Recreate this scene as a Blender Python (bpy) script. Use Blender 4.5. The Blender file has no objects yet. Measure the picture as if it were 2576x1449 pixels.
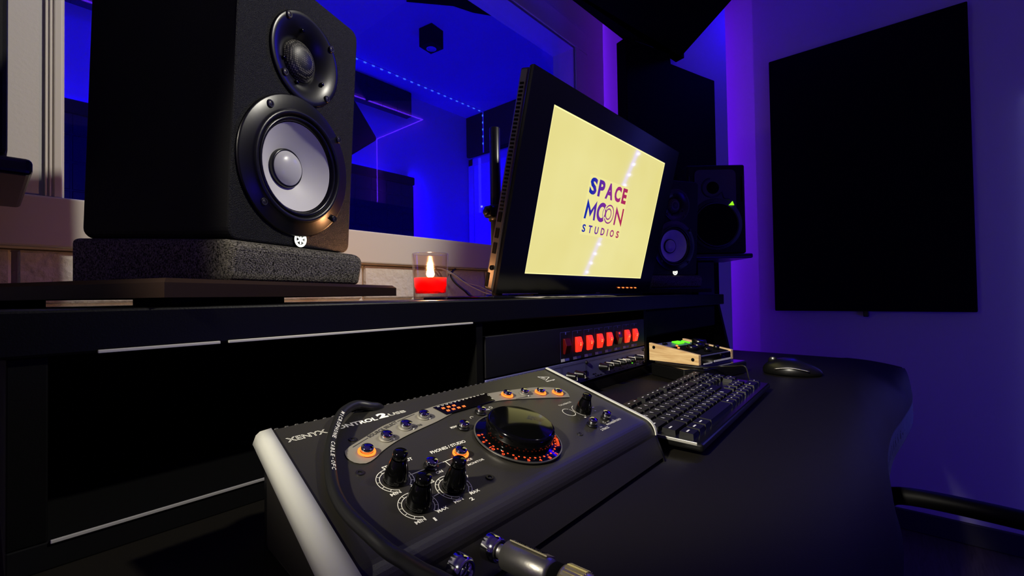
import bpy, bmesh, math, random
from mathutils import Vector, Matrix
random.seed(7)
PI = math.pi
SC = bpy.context.scene
COL = SC.collection
ZO = 0.93            # the lens stands 0.93 m above the floor; heights below are written from the lens

# ------------------------------------------------------------------ materials
def lin(r, g, b):
    f = lambda c: (c/255/12.92) if c/255 <= .04045 else ((c/255+.055)/1.055)**2.4
    return (f(r), f(g), f(b), 1)

def mat(name, col, rough=.5, metal=0., emit=None, estr=0., bump=None, coat=0., spec=.5, var=None, sheen=0):
    m = bpy.data.materials.new(name); m.use_nodes = True
    nt = m.node_tree; p = nt.nodes['Principled BSDF']
    p.inputs['Base Color'].default_value = col if len(col) == 4 else (*col, 1)
    p.inputs['Roughness'].default_value = rough
    p.inputs['Metallic'].default_value = metal
    p.inputs['Specular IOR Level'].default_value = spec
    p.inputs['Coat Weight'].default_value = coat
    p.inputs['Coat Roughness'].default_value = .08
    if emit:
        p.inputs['Emission Color'].default_value = emit if len(emit) == 4 else (*emit, 1)
        p.inputs['Emission Strength'].default_value = estr
    tc = nt.nodes.new('ShaderNodeTexCoord')
    if bump:
        sc, st, dist = bump
        n = nt.nodes.new('ShaderNodeTexNoise'); n.inputs['Scale'].default_value = sc; n.inputs['Detail'].default_value = 4
        b = nt.nodes.new('ShaderNodeBump'); b.inputs['Strength'].default_value = st; b.inputs['Distance'].default_value = dist
        nt.links.new(tc.outputs['Object'], n.inputs['Vector'])
        nt.links.new(n.outputs['Fac'], b.inputs['Height'])
        nt.links.new(b.outputs['Normal'], p.inputs['Normal'])
    if var:
        sc, c2 = var
        n = nt.nodes.new('ShaderNodeTexNoise'); n.inputs['Scale'].default_value = sc; n.inputs['Detail'].default_value = 3
        r = nt.nodes.new('ShaderNodeValToRGB')
        r.color_ramp.elements[0].position = .35; r.color_ramp.elements[1].position = .68
        r.color_ramp.elements[0].color = col if len(col) == 4 else (*col, 1)
        r.color_ramp.elements[1].color = c2
        nt.links.new(tc.outputs['Object'], n.inputs['Vector'])
        nt.links.new(n.outputs['Fac'], r.inputs['Fac'])
        nt.links.new(r.outputs['Color'], p.inputs['Base Color'])
    return m

def emat(name, col, strength):
    m = bpy.data.materials.new(name); m.use_nodes = True
    nt = m.node_tree; nt.nodes.clear()
    e = nt.nodes.new('ShaderNodeEmission'); o = nt.nodes.new('ShaderNodeOutputMaterial')
    e.inputs['Color'].default_value = col; e.inputs['Strength'].default_value = strength
    nt.links.new(e.outputs[0], o.inputs['Surface'])
    return m

def thin_glass(name, tint=(1, 1, 1, 1), ior=1.5, rough=0.0):
    # a pane: clear, with the mirror share a glass surface has at each angle
    m = bpy.data.materials.new(name); m.use_nodes = True
    nt = m.node_tree; nt.nodes.clear()
    t = nt.nodes.new('ShaderNodeBsdfTransparent'); t.inputs[0].default_value = tint
    g = nt.nodes.new('ShaderNodeBsdfGlossy'); g.inputs['Roughness'].default_value = rough
    f = nt.nodes.new('ShaderNodeFresnel'); f.inputs['IOR'].default_value = ior
    x = nt.nodes.new('ShaderNodeMixShader'); o = nt.nodes.new('ShaderNodeOutputMaterial')
    ge = nt.nodes.new('ShaderNodeNewGeometry'); ma = nt.nodes.new('ShaderNodeMath'); ma.operation = 'MULTIPLY_ADD'
    ma.inputs[1].default_value = 1/ior-ior; ma.inputs[2].default_value = ior
    nt.links.new(ge.outputs['Backfacing'], ma.inputs[0]); nt.links.new(ma.outputs[0], f.inputs['IOR'])
    nt.links.new(f.outputs[0], x.inputs[0]); nt.links.new(t.outputs[0], x.inputs[1]); nt.links.new(g.outputs[0], x.inputs[2])
    nt.links.new(x.outputs[0], o.inputs['Surface'])
    return m

def wood_mat(name, c1, c2, scale=(1, 14, 14), rough=.55):
    m = mat(name, c1, rough)
    nt = m.node_tree; p = nt.nodes['Principled BSDF']
    tc = nt.nodes.new('ShaderNodeTexCoord'); mp = nt.nodes.new('ShaderNodeMapping')
    mp.inputs['Scale'].default_value = scale
    n = nt.nodes.new('ShaderNodeTexNoise'); n.inputs['Scale'].default_value = 9; n.inputs['Detail'].default_value = 6; n.inputs['Distortion'].default_value = 1.2
    r = nt.nodes.new('ShaderNodeValToRGB')
    r.color_ramp.elements[0].position = .3; r.color_ramp.elements[0].color = c2
    r.color_ramp.elements[1].position = .6; r.color_ramp.elements[1].color = c1
    nt.links.new(tc.outputs['Object'], mp.inputs['Vector']); nt.links.new(mp.outputs['Vector'], n.inputs['Vector'])
    nt.links.new(n.outputs['Fac'], r.inputs['Fac']); nt.links.new(r.outputs['Color'], p.inputs['Base Color'])
    return m

def grid_mat(name, col, size, rough=.9, depth=.01):
    # padded tiles: a grid of seams pressed into the surface
    m = mat(name, col, rough)
    nt = m.node_tree; p = nt.nodes['Principled BSDF']
    tc = nt.nodes.new('ShaderNodeTexCoord'); mp = nt.nodes.new('ShaderNodeMapping')
    mp.inputs['Rotation'].default_value = (PI/2, 0, 0)
    br = nt.nodes.new('ShaderNodeTexBrick')
    br.offset = 0; br.inputs['Scale'].default_value = 1
    br.inputs['Brick Width'].default_value = size; br.inputs['Row Height'].default_value = size
    br.inputs['Mortar Size'].default_value = .006; br.inputs['Mortar Smooth'].default_value = .6
    br.inputs['Color1'].default_value = (1, 1, 1, 1); br.inputs['Color2'].default_value = (1, 1, 1, 1); br.inputs['Mortar'].default_value = (0, 0, 0, 1)
    b = nt.nodes.new('ShaderNodeBump'); b.inputs['Strength'].default_value = 1; b.inputs['Distance'].default_value = depth
    nt.links.new(tc.outputs['Object'], mp.inputs['Vector']); nt.links.new(mp.outputs['Vector'], br.inputs['Vector'])
    nt.links.new(br.outputs['Color'], b.inputs['Height']); nt.links.new(b.outputs['Normal'], p.inputs['Normal'])
    return m

M = {}
M['wall'] = mat('white wall paint', lin(214, 210, 204), .85, bump=(180, .12, .002))
M['frame'] = mat('white gloss trim paint', lin(216, 210, 198), .5)
M['emboss'] = mat('white embossed wall panel', lin(218, 212, 202), .7, bump=(70, .8, .006))
M['ceiling'] = mat('white ceiling paint', lin(205, 205, 205), .9)
M['skirt'] = mat('dark skirting', lin(40, 38, 40), .6)
M['floor'] = wood_mat('dark laminate floor', lin(70, 60, 52), lin(44, 36, 30))
M['desk'] = mat('black desk laminate', lin(26, 24, 19), .5, spec=.10, bump=(900, .15, .0006))
M['deskedge'] = mat('black desk edging', lin(10, 10, 10), .4, spec=.16)
M['hutch'] = mat('black shelf laminate', lin(7, 7, 6), .6, spec=.08, bump=(900, .15, .0006))
M['shelf'] = mat('black satin shelf board', lin(6, 6, 5), .40, spec=.14, bump=(700, .2, .0006))
M['deskdark'] = mat('black board', lin(6, 6, 6), .7, spec=.15)
M['blank'] = mat('dark blue-grey blank panel', lin(12, 14, 18), .7, spec=.1)
M['alu'] = mat('brushed aluminium', lin(190, 188, 180), .42, .6, bump=(300, .15, .0004))
M['edge'] = mat('bare board edge', lin(170, 168, 160), .45)
M['foamblack'] = mat('black acoustic fabric', lin(9, 9, 9), .95, spec=.1)
M['boothdark'] = mat('dark booth fabric', lin(30, 30, 32), .95, spec=.1)
M['quilt'] = grid_mat('quilted booth panel', lin(40, 40, 46), .115)
M['vinyl'] = mat('black textured cabinet vinyl', lin(8, 8, 7), .48, bump=(1000, 1, .0012), spec=.25)
M['side'] = mat('matt black cabinet side', lin(12, 12, 12), .7, bump=(500, .3, .001), spec=.25)
M['plastic'] = mat('satin black plastic', lin(14, 14, 14), .32)
M['gloss'] = mat('gloss black plastic', lin(5, 5, 5), .09, spec=.3)
M['baffle'] = mat('dark grey baffle plate', lin(62, 62, 66), .45)
M['rubber'] = mat('black rubber', lin(11, 11, 11), .26)
M['cone'] = mat('white speaker cone', lin(222, 220, 216), .45)
M['cap'] = mat('pale grey dust cap', lin(200, 199, 196), .3)
M['foam'] = mat('charcoal speckled foam', lin(24, 23, 21), .95, bump=(600, 1, .003), var=(620, lin(150, 144, 130)), spec=.1)
M['chrome'] = mat('chrome', lin(215, 215, 215), .1, 1)
M['darkchrome'] = mat('smoked chrome', lin(150, 147, 140), .38, .9, bump=(400, .2, .0004))
M['screw'] = mat('blackened screw', lin(78, 76, 74), .35, .9)
M['gold'] = mat('pale gold metal', lin(236, 226, 182), .3, .9)
M['ctl'] = mat('dark charcoal painted steel', lin(39, 37, 32), .42, spec=.5, bump=(1400, .25, .0003))
M['ctlgrey'] = mat('warm grey control band', lin(118, 114, 102), .5)
M['ctlcheek'] = mat('silver end cheek', lin(200, 200, 188), .5)
M['white'] = mat('white print', lin(232, 230, 216), .5)
M['darkprint'] = mat('dark print', lin(28, 27, 24), .5)
M['displ'] = mat('dark display glass', lin(8, 6, 6), .12)
M['orange'] = emat('orange light', (1.0, .16, .035, 1), 2.6)
M['orangering'] = emat('orange ring light', (1.0, .15, .02, 1), 3.0)
M['dialred'] = emat('red dial print light', (1.0, .09, .025, 1), 1.3)
M['btn'] = mat('mirror push button', lin(190, 190, 195), .07, 1)
M['redlit'] = mat('lit red rocker', lin(120, 8, 6), .25, emit=(1, .035, .015), estr=.95)
M['redhot'] = emat('rocker lamp glow', (1, .25, .08, 1), 2.2)
M['reddark'] = mat('unlit red rocker', lin(75, 8, 8), .2)
M['rackblk'] = mat('black rack panel', lin(10, 10, 13), .45, spec=.3)
M['rackgrey'] = mat('blue-grey rack panel', lin(92, 92, 138), .45, .1)
M['label'] = mat('pale label strip', lin(225, 225, 230), .5)
M['labelblue'] = mat('blue label strip', lin(90, 90, 190), .5)
M['green'] = emat('green light', (.12, 1, .02, 1), 1.6)
M['lime'] = emat('lime triangle light', (.35, .95, .02, 1), 1.0)
M['wood'] = wood_mat('pale oak side', lin(238, 206, 150), lin(200, 156, 100), (10, 1.3, 16))
M['keys'] = mat('black keycaps', lin(12, 12, 12), .42, spec=.3)
M['kbd'] = mat('black keyboard case', lin(14, 14, 14), .22)
M['legend'] = mat('key legends', lin(245, 245, 245), .5)
M['cable'] = mat('black cable jacket', lin(17, 17, 16), .42)
M['whitecable'] = mat('white cable jacket', lin(225, 220, 210), .5)
M['glass'] = thin_glass('window glass')
M['candleglass'] = thin_glass('candle tumbler glass', (.97, .90, .87, 1), 1.32, .12)
M['wax'] = mat('red candle wax', lin(252, 84, 56), .35)
M['flame'] = emat('candle flame', (1, .62, .16, 1), 14)
_n = M['flame'].node_tree; _e = _n.nodes['Emission']; _a = _n.nodes.new('ShaderNodeAddShader'); _t = _n.nodes.new('ShaderNodeBsdfTransparent')
_n.links.new(_e.outputs[0], _a.inputs[0]); _n.links.new(_t.outputs[0], _a.inputs[1]); _n.links.new(_a.outputs[0], _n.nodes['Material Output'].inputs['Surface'])
M['wick'] = mat('burnt wick', lin(20, 16, 12), .9)
M['logolit'] = emat('backlit badge', (1, 1, .86, 1), 1.5)
M['platform'] = mat('black stained platform board', lin(34, 21, 13), .5, spec=.15, bump=(60, .2, .001))
M['purpleled'] = emat('purple strip light', (.13, .02, 1, 1), 12)
M['blueled'] = emat('blue strip diodes', (.34, .36, 1, 1), 22)
M['boothled'] = emat('booth strip diodes', (.04, .12, 1, 1), 1.2)
M['paper'] = mat('white paper', lin(210, 206, 196), .7)
M['boothdoor'] = mat('white door paint', lin(225, 225, 225), .6)
M['padleft'] = mat('chair arm plastic', lin(9, 9, 9), .5, spec=.2)
M['tablet'] = mat('glossy black glass slab', lin(4, 4, 4), .03, coat=1)
M['monside'] = mat('grey brushed monitor edge', lin(92, 86, 78), .36, .7)
M['bezel'] = mat('black monitor bezel', lin(7, 7, 8), .2, spec=.25)
M['mesh'] = None

def tweeter_mesh():
    m = mat('tweeter mesh', lin(34, 33, 30), .45)
    nt = m.node_tree; p = nt.nodes['Principled BSDF']
    tc = nt.nodes.new('ShaderNodeTexCoord')
    v = nt.nodes.new('ShaderNodeTexVoronoi'); v.inputs['Scale'].default_value = 460; v.inputs['Randomness'].default_value = .12
    r = nt.nodes.new('ShaderNodeValToRGB')
    r.color_ramp.elements[0].position = .30; r.color_ramp.elements[0].color = lin(120, 116, 100)
    r.color_ramp.elements[1].position = .46; r.color_ramp.elements[1].color = (.003, .003, .003, 1)
    nt.links.new(tc.outputs['Object'], v.inputs['Vector']); nt.links.new(v.outputs['Distance'], r.inputs['Fac'])
    nt.links.new(r.outputs['Color'], p.inputs['Base Color'])
    return m
M['mesh'] = tweeter_mesh()
_p = M['wax'].node_tree.nodes['Principled BSDF']
_p.inputs['Subsurface Weight'].default_value = 1; _p.inputs['Subsurface Radius'].default_value = (1, .16, .07); _p.inputs['Subsurface Scale'].default_value = .022

def screen_mat():
    m = mat('lit yellow screen', lin(20, 20, 16), .05, emit=lin(232, 222, 146), estr=1.0)
    nt = m.node_tree; p = nt.nodes['Principled BSDF']
    tc = nt.nodes.new('ShaderNodeTexCoord')
    n = nt.nodes.new('ShaderNodeTexNoise'); n.inputs['Scale'].default_value = 6
    r = nt.nodes.new('ShaderNodeValToRGB')
    r.color_ramp.elements[0].position = .3; r.color_ramp.elements[0].color = lin(230, 219, 138)
    r.color_ramp.elements[1].position = .7; r.color_ramp.elements[1].color = lin(236, 227, 152)
    nt.links.new(tc.outputs['Object'], n.inputs['Vector']); nt.links.new(n.outputs['Fac'], r.inputs['Fac'])
    nt.links.new(r.outputs['Color'], p.inputs['Emission Color'])
    return m
M['screen'] = screen_mat()
M['screenedge'] = emat('bright screen rim', lin(255, 246, 170), 1.1)
M['screenhalo'] = emat('pale box behind the screen logo', lin(240, 231, 154), 1.0)

def logo_mat():
    m = bpy.data.materials.new('screen logo gradient'); m.use_nodes = True
    nt = m.node_tree; nt.nodes.clear()
    tc = nt.nodes.new('ShaderNodeTexCoord'); s = nt.nodes.new('ShaderNodeSeparateXYZ')
    mr = nt.nodes.new('ShaderNodeMapRange'); mr.inputs['From Min'].default_value = .150; mr.inputs['From Max'].default_value = .310
    r = nt.nodes.new('ShaderNodeValToRGB')
    e = r.color_ramp.elements
    e[0].position = .08; e[0].color = lin(24, 42, 168)
    e[1].position = 1; e[1].color = lin(178, 40, 78)
    k = e.new(.45); k.color = lin(122, 44, 150)
    k = e.new(.75); k.color = lin(160, 42, 120)
    em = nt.nodes.new('ShaderNodeEmission'); o = nt.nodes.new('ShaderNodeOutputMaterial')
    nt.links.new(tc.outputs['Object'], s.inputs[0]); nt.links.new(s.outputs[0], mr.inputs['Value'])
    nt.links.new(mr.outputs[0], r.inputs['Fac']); nt.links.new(r.outputs['Color'], em.inputs['Color'])
    nt.links.new(em.outputs[0], o.inputs['Surface'])
    return m
M['logo'] = logo_mat()

# ------------------------------------------------------------------ mesh helpers
I4 = Matrix()
T = Matrix.Translation
def RX(d): return Matrix.Rotation(math.radians(d), 4, 'X')
def RY(d): return Matrix.Rotation(math.radians(d), 4, 'Y')
def RZ(d): return Matrix.Rotation(math.radians(d), 4, 'Z')
def nb(): return bmesh.new()

def merge(bm, b2, Mx=I4):
    vm = {v: bm.verts.new(Mx @ v.co) for v in b2.verts}
    for f in b2.faces:
        try:
            g = bm.faces.new([vm[v] for v in f.verts]); g.smooth = f.smooth
        except ValueError:
            pass
    b2.free()
    return bm

def box(bm, c, s, Mx=I4, bev=0., seg=2):
    b = bmesh.new()
    bmesh.ops.create_cube(b, size=1, matrix=T(c) @ Matrix.Diagonal((*s, 1)))
    if bev: bmesh.ops.bevel(b, geom=list(b.edges), offset=bev, segments=seg, profile=.5, affect='EDGES')
    return merge(bm, b, Mx)

def bx(bm, x0, x1, y0, y1, z0, z1, Mx=I4, bev=0., seg=2):
    return box(bm, ((x0+x1)/2, (y0+y1)/2, (z0+z1)/2), (abs(x1-x0), abs(y1-y0), abs(z1-z0)), Mx, bev, seg)

def prism(bm, pts, h0, h1, Mx=I4, bev=0., seg=2):
    b = bmesh.new()
    lo = [b.verts.new((p[0], p[1], h0)) for p in pts]
    hi = [b.verts.new((p[0], p[1], h1)) for p in pts]
    b.faces.new(lo[::-1]); b.faces.new(hi)
    n = len(pts)
    for i in range(n): b.faces.new((lo[i], lo[(i+1) % n], hi[(i+1) % n], hi[i]))
    if bev: bmesh.ops.bevel(b, geom=list(b.edges), offset=bev, segments=seg, profile=.5, affect='EDGES')
    bmesh.ops.recalc_face_normals(b, faces=b.faces)
    return merge(bm, b, Mx)

def lathe(bm, prof, Mx=I4, seg=32, smooth=True, a0=0., a1=2*PI):
    b = bmesh.new(); full = abs(a1-a0-2*PI) < 1e-6
    n = seg if full else seg+1
    rings = []
    for r, z in prof:
        if r < 1e-7: rings.append([b.verts.new((0, 0, z))])
        else: rings.append([b.verts.new((r*math.cos(a0+(a1-a0)*k/seg), r*math.sin(a0+(a1-a0)*k/seg), z)) for k in range(n)])
    for i in range(len(prof)-1):
        A, B = rings[i], rings[i+1]
        for k in range(seg):
            k2 = (k+1) % n
            if len(A) == 1 and len(B) == 1: continue
            if len(A) == 1: f = b.faces.new((A[0], B[k], B[k2]))
            elif len(B) == 1: f = b.faces.new((A[k], A[k2], B[0]))
            else: f = b.faces.new((A[k], A[k2], B[k2], B[k]))
            f.smooth = smooth
    return merge(bm, b, Mx)

def cyl(bm, r, z0, z1, Mx=I4, seg=24, bev=0.):
    if bev: prof = [(0, z0), (r-bev, z0), (r, z0+bev), (r, z1-bev), (r-bev, z1), (0, z1)]
    else: prof = [(0, z0), (r, z0), (r, z1), (0, z1)]
    b = bmesh.new(); lathe(b, prof, seg=seg, smooth=False)
    for f in b.faces:
        if abs(f.normal.z) < .5: f.smooth = True
    return merge(bm, b, Mx)

def ringz(bm, r0, r1, z0, z1, Mx=I4, seg=32, a0=0., a1=2*PI):
    return lathe(bm, [(r0, z0), (r1, z0), (r1, z1), (r0, z1), (r0, z0)], Mx, seg, False, a0, a1)

def tube(bm, path, r, seg=8, caps=True):
    P = [Vector(p) for p in path]; n = len(P)
    t0 = (P[1]-P[0]).normalized()
    u = t0.orthogonal().normalized(); rings = []; prev = t0
    for i, p in enumerate(P):
        t = (P[min(i+1, n-1)]-P[max(i-1, 0)]).normalized()
        q = prev.rotation_difference(t); u = (q @ u).normalized(); prev = t
        w = t.cross(u); rr = r[i] if isinstance(r, (list, tuple)) else r
        rings.append([bm.verts.new(p+(u*math.cos(2*PI*k/seg)+w*math.sin(2*PI*k/seg))*rr) for k in range(seg)])
    for i in range(n-1):
        for k in range(seg):
            f = bm.faces.new((rings[i][k], rings[i][(k+1) % seg], rings[i+1][(k+1) % seg], rings[i+1][k])); f.smooth = True
    if caps: bm.faces.new(rings[0][::-1]); bm.faces.new(rings[-1])
    return bm

def spline(pts, n=8):
    P = [Vector(p) for p in pts]; out = []
    for i in range(len(P)-1):
        a, b, c, d = P[max(i-1, 0)], P[i], P[i+1], P[min(i+2, len(P)-1)]
        for k in range(n):
            t = k/n
            out.append(.5*((2*b)+(c-a)*t+(2*a-5*b+4*c-d)*t*t+(3*b-a-3*c+d)*t**3))
    out.append(P[-1]); return out

def text_mesh(s, bold=0., outline=0.):
    cu = bpy.data.curves.new('lettering', 'FONT'); cu.body = s; cu.size = 1; cu.offset = bold
    cu.resolution_u = 3
    if outline: cu.fill_mode = 'NONE'; cu.bevel_depth = outline; cu.bevel_resolution = 0
    ob = bpy.data.objects.new('lettering', cu); COL.objects.link(ob)
    bpy.context.view_layer.update()
    dg = bpy.context.evaluated_depsgraph_get()
    me = bpy.data.meshes.new_from_object(ob.evaluated_get(dg))
    bpy.data.objects.remove(ob); bpy.data.curves.remove(cu)
    return me

def text(bm, s, x0, x1, y0, y1, Mx=I4, bold=0., outline=0., z=0.0003):
    """lettering stretched into the rectangle x0..x1, y0..y1 of the plane Mx"""
    me = text_mesh(s, bold, outline)
    if not me.vertices: return bm
    xs = [v.co.x for v in me.vertices]; ys = [v.co.y for v in me.vertices]
    ax, bx_, ay, by = min(xs), max(xs), min(ys), max(ys)
    sx = (x1-x0)/max(bx_-ax, 1e-6); sy = (y1-y0)/max(by-ay, 1e-6)
    vs = [bm.verts.new(Mx @ Vector((x0+(v.co.x-ax)*sx, y0+(v.co.y-ay)*sy, z+(v.co.z*.3*sx if outline else 0)))) for v in me.vertices]
    for p in me.polygons:
        try: bm.faces.new([vs[i] for i in p.vertices])
        except ValueError: pass
    bpy.data.meshes.remove(me)
    return bm

def stroke(bm, pts, w, Mx=I4, z=.0003, closed=False):
    P = [Vector((p[0], p[1])) for p in pts]
    if closed: P.append(P[0])
    for a, b in zip(P[:-1], P[1:]):
        d = (b-a); L = d.length
        if L < 1e-7: continue
        d /= L; n = Vector((-d.y, d.x))*w/2; e = d*w*.3
        q = [a-e+n, a-e-n, b+e-n, b+e+n]
        bm.faces.new([bm.verts.new(Mx @ Vector((v.x, v.y, z))) for v in q][::-1])
    return bm

def flat(bm, pts, Mx=I4, z=.0003):
    bm.faces.new([bm.verts.new(Mx @ Vector((p[0], p[1], z))) for p in pts]); return bm

def arc(cx, cy, r, a0, a1, n=16, ry=None):
    ry = ry or r
    return [(cx+r*math.cos(math.radians(a0+(a1-a0)*k/n)), cy+ry*math.sin(math.radians(a0+(a1-a0)*k/n))) for k in range(n+1)]

def mk(name, bm, m, parent=None, recalc=True, label=None):
    if recalc: bmesh.ops.recalc_face_normals(bm, faces=bm.faces)
    me = bpy.data.meshes.new(name); bm.to_mesh(me); bm.free()
    me.materials.append(m)
    o = bpy.data.objects.new(name, me); COL.objects.link(o)
    if parent: o.parent = parent
    if label: o['label'] = label
    return o

def cut(o, cutters):
    # holes bored through a part
    tmp = []
    for cb in cutters:
        bmesh.ops.recalc_face_normals(cb, faces=cb.faces)
        me = bpy.data.meshes.new('bore'); cb.to_mesh(me); cb.free()
        k = bpy.data.objects.new('bore', me); COL.objects.link(k); tmp.append(k)
        m = o.modifiers.new('bore', 'BOOLEAN'); m.object = k; m.operation = 'DIFFERENCE'; m.solver = 'EXACT'
    bpy.context.view_layer.update()
    me = bpy.data.meshes.new_from_object(o.evaluated_get(bpy.context.evaluated_depsgraph_get()))
    o.modifiers.clear(); old = o.data; o.data = me; me.name = o.name; bpy.data.meshes.remove(old)
    for k in tmp:
        d = k.data; bpy.data.objects.remove(k); bpy.data.meshes.remove(d)

def tag(o, label, cat, group=None, kind=None):
    o['label'] = label; o['category'] = cat
    if group: o['group'] = group
    if kind: o['kind'] = kind
    return o

def thing(name, label, cat, loc=(0, 0, 0), rot=None, group=None):
    o = bpy.data.objects.new(name, None); COL.objects.link(o); o.empty_display_size = .05
    o.matrix_world = T(loc) @ (rot or I4)
    return tag(o, label, cat, group)

def struct(name, bm, m, label=None, parent=None):
    o = mk(name, bm, m, parent)
    if not parent: o['kind'] = 'structure'
    if label: o['label'] = label
    return o

def copy_tree(o, parent=None):
    c = o.copy(); COL.objects.link(c)
    if parent: c.parent = parent
    for ch in [k for k in o.children]: copy_tree(ch, c)
    return c

DZ = -.17             # worktop height
FZ = -.93             # floor
CZ = 1.45             # ceiling
XR = 2.35             # right wall

# ------------------------------------------------------------------ the rooms
b = nb(); bx(b, -1.05, 2.75, -1.75, 2.8, FZ-.05, FZ); struct('floor', b, M['floor'], 'dark floor')
b = nb(); bx(b, -1.05, 2.75, -1.75, 2.8, CZ, CZ+.05); struct('ceiling', b, M['ceiling'], 'plain ceiling')
b = nb()
bx(b, -1.0, .0765, .965, 1.07, .08, CZ)                 # left of the window
bx(b, .0765, 1.526, .965, 1.07, .08, .158)              # below
bx(b, .0765, 1.526, .965, 1.07, .984, CZ)               # above
bx(b, 1.526, 1.752, .965, 1.07, .08, CZ)                # right of the window
bx(b, 1.752, 1.845, 1.055, 1.07, .08, CZ)                # sunk strip
bx(b, 1.845, XR, 1.035, 1.07, .08, CZ)
bx(b, 1.752, XR, 1.0, 1.07, FZ, .08)
struct('wall_front', b, M['wall'], 'white wall around the booth window')
# embossed lower panels
b = nb()
bx(b, -1.0, 1.752, .975, 1.07, FZ, .0785)
x = -1.0; k = 0
edges = [-1.0, -.62, -.20, .028, .18, .585, .735, 1.0, 1.11, 1.5, 1.752]
for x0, x1 in zip(edges[:-1], edges[1:]):
    for z0, z1 in ((.0, .0775), (-.11, -.006), (-.30, -.116), (-.6, -.306), (FZ, -.606)):
        bx(b, x0+.003, x1-.003, .966, .99, z0, z1, bev=.003, seg=1)
struct('trim_1', b, M['emboss'], 'white embossed panels under the window')
b = nb(); bx(b, XR, XR+.1, -1.75, 1.07, FZ, CZ); struct('wall_right', b, M['wall'], 'wall on the right washed purple')
b = nb(); bx(b, -1.1, -1.0, -1.75, 1.07, FZ, CZ); struct('wall_left', b, M['wall'])
b = nb(); bx(b, -1.05, XR+.05, -1.80, -1.70, FZ, CZ); struct('wall_back', b, M['wall'])
b = nb(); bx(b, XR-.014, XR, -1.7, .95, FZ, -.853, bev=.003); struct('baseboard_right', b, M['skirt'], 'dark skirting along the right wall')
# slanted board across the far corner
b = nb()
BW = T((1.602, .793, 0)) @ RZ(math.degrees(math.atan2(-.203, .607)))
bx(b, .04, .64, 0, .03, FZ, CZ, BW)
struct('wall_corner', b, M['wall'], 'slanted white board across the corner')

# booth behind the glass
b = nb(); bx(b, -1.0, 2.62, 2.66, 2.75, FZ, CZ); struct('wall_booth_back', b, M['wall'], 'booth back wall lit blue')
b = nb(); bx(b, 2.58, 2.68, 1.07, 2.66, FZ, CZ); struct('wall_booth_right', b, M['wall'], 'booth side wall lit blue')
b = nb(); bx(b, -1.1, -1.0, 1.07, 2.75, FZ, CZ); struct('wall_booth_left', b, M['wall'])
d1 = bpy.data.objects.new('door_1', None); COL.objects.link(d1); d1['kind'] = 'structure'; d1['label'] = 'white door seen through the glass'; d1.location = (2.58, 2.2, FZ)
b = nb()
for y0, y1, z0, z1 in ((2.595, 2.65, FZ, 1.11), (1.75, 1.805, FZ, 1.11), (1.75, 2.65, 1.05, 1.11)):
    bx(b, -.022, 0, y0-2.2, y1-2.2, z0-FZ, z1-FZ, bev=.004)
mk('door_frame', b, M['frame'], d1)
b = nb(); bx(b, -.010, .0, -.395, .395, .0, 1.98); 
bx(b, -.016, -.01, -.36, .36, .12, .82, bev=.004); bx(b, -.016, -.01, -.36, .36, .95, 1.9, bev=.004)
mk('door_leaf', b, M['boothdoor'], d1)
b = nb(); cyl(b, .01, 0, .05, T((-.015, .34, 1.0)) @ RY(-90)); bx(b, -.07, -.06, .24, .35, .99, 1.01, bev=.003); mk('door_handle', b, M['chrome'], d1)

b = nb()
bx(b, -.9, 1.945, 2.56, 2.64, FZ, .775, bev=.006)
low = mk('acoustic_panel', b, M['quilt'])
tag(low, 'dark quilted low acoustic panel on the booth back wall', 'acoustic panel')
b = nb(); bx(b, -.9, 1.945, 2.545, 2.64, .775, .832, bev=.008); mk('top_rail', b, M['boothdark'], low)
b = nb(); bx(b, -.9, 1.965, 2.60, 2.66, 1.275, CZ-.005, bev=.004)
tag(mk('acoustic_panel', b, M['quilt']), 'dark tiled strip high on the booth back wall', 'acoustic panel')
b = nb(); bx(b, 2.545, 2.58, 1.2, 2.655, 1.125, CZ-.003, bev=.004)
tag(mk('acoustic_panel', b, M['boothdark']), 'dark foam strip above the booth door', 'acoustic panel')
b = nb()
prism(b, [(1.30, 1.75), (1.469, 1.61), (1.569, 1.576), (1.655, 1.522), (1.814, 1.394), (2.0, 1.22), (2.0, 1.1), (1.2, 1.1), (1.0, 1.4)], CZ-.05, CZ-.012)
tag(mk('ceiling_cloud', b, M['foamblack']), 'black curved ceiling panel seen through the top of the window', 'acoustic panel')
# dark diamond shaped board in the booth, hung on a stand
st = thing('music_stand', 'dark square board standing on its corner behind the glass', 'music stand', (1.20, 2.2, FZ))
b = nb(); box(b, (0, 0, 0), (.235, .02, .235), T((.055, 0, .90-FZ)) @ RY(52), bev=.02, seg=3); mk('desk_plate', b, M['boothdark'], st)
b = nb(); cyl(b, .011, .02, .86-FZ, T((.04, .03, 0))); mk('pole', b, M['plastic'], st)
for k in range(3):
    a = k*2*PI/3+.4
    b = nb(); tube(b, [(.04, .03, .22), (.04+.26*math.cos(a), .03+.26*math.sin(a), .012)], .008); mk('leg', b, M['plastic'], st)
# cube ceiling lamp
cl = thing('ceiling_spot', 'dark cube spotlight on the blue booth ceiling', 'lamp', (1.575, 1.905, 1.345), RZ(8))
b = nb(); bx(b, -.046, .046, -.046, .046, .004, .105, bev=.002); mk('housing', b, M['boothdark'], cl)
b = nb(); ringz(b, .021, .027, -.001, .006, seg=28); mk('reflector_ring', b, M['chrome'], cl)
b = nb(); cyl(b, .021, .001, .006); mk('lens', b, M['cap'], cl)
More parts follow.
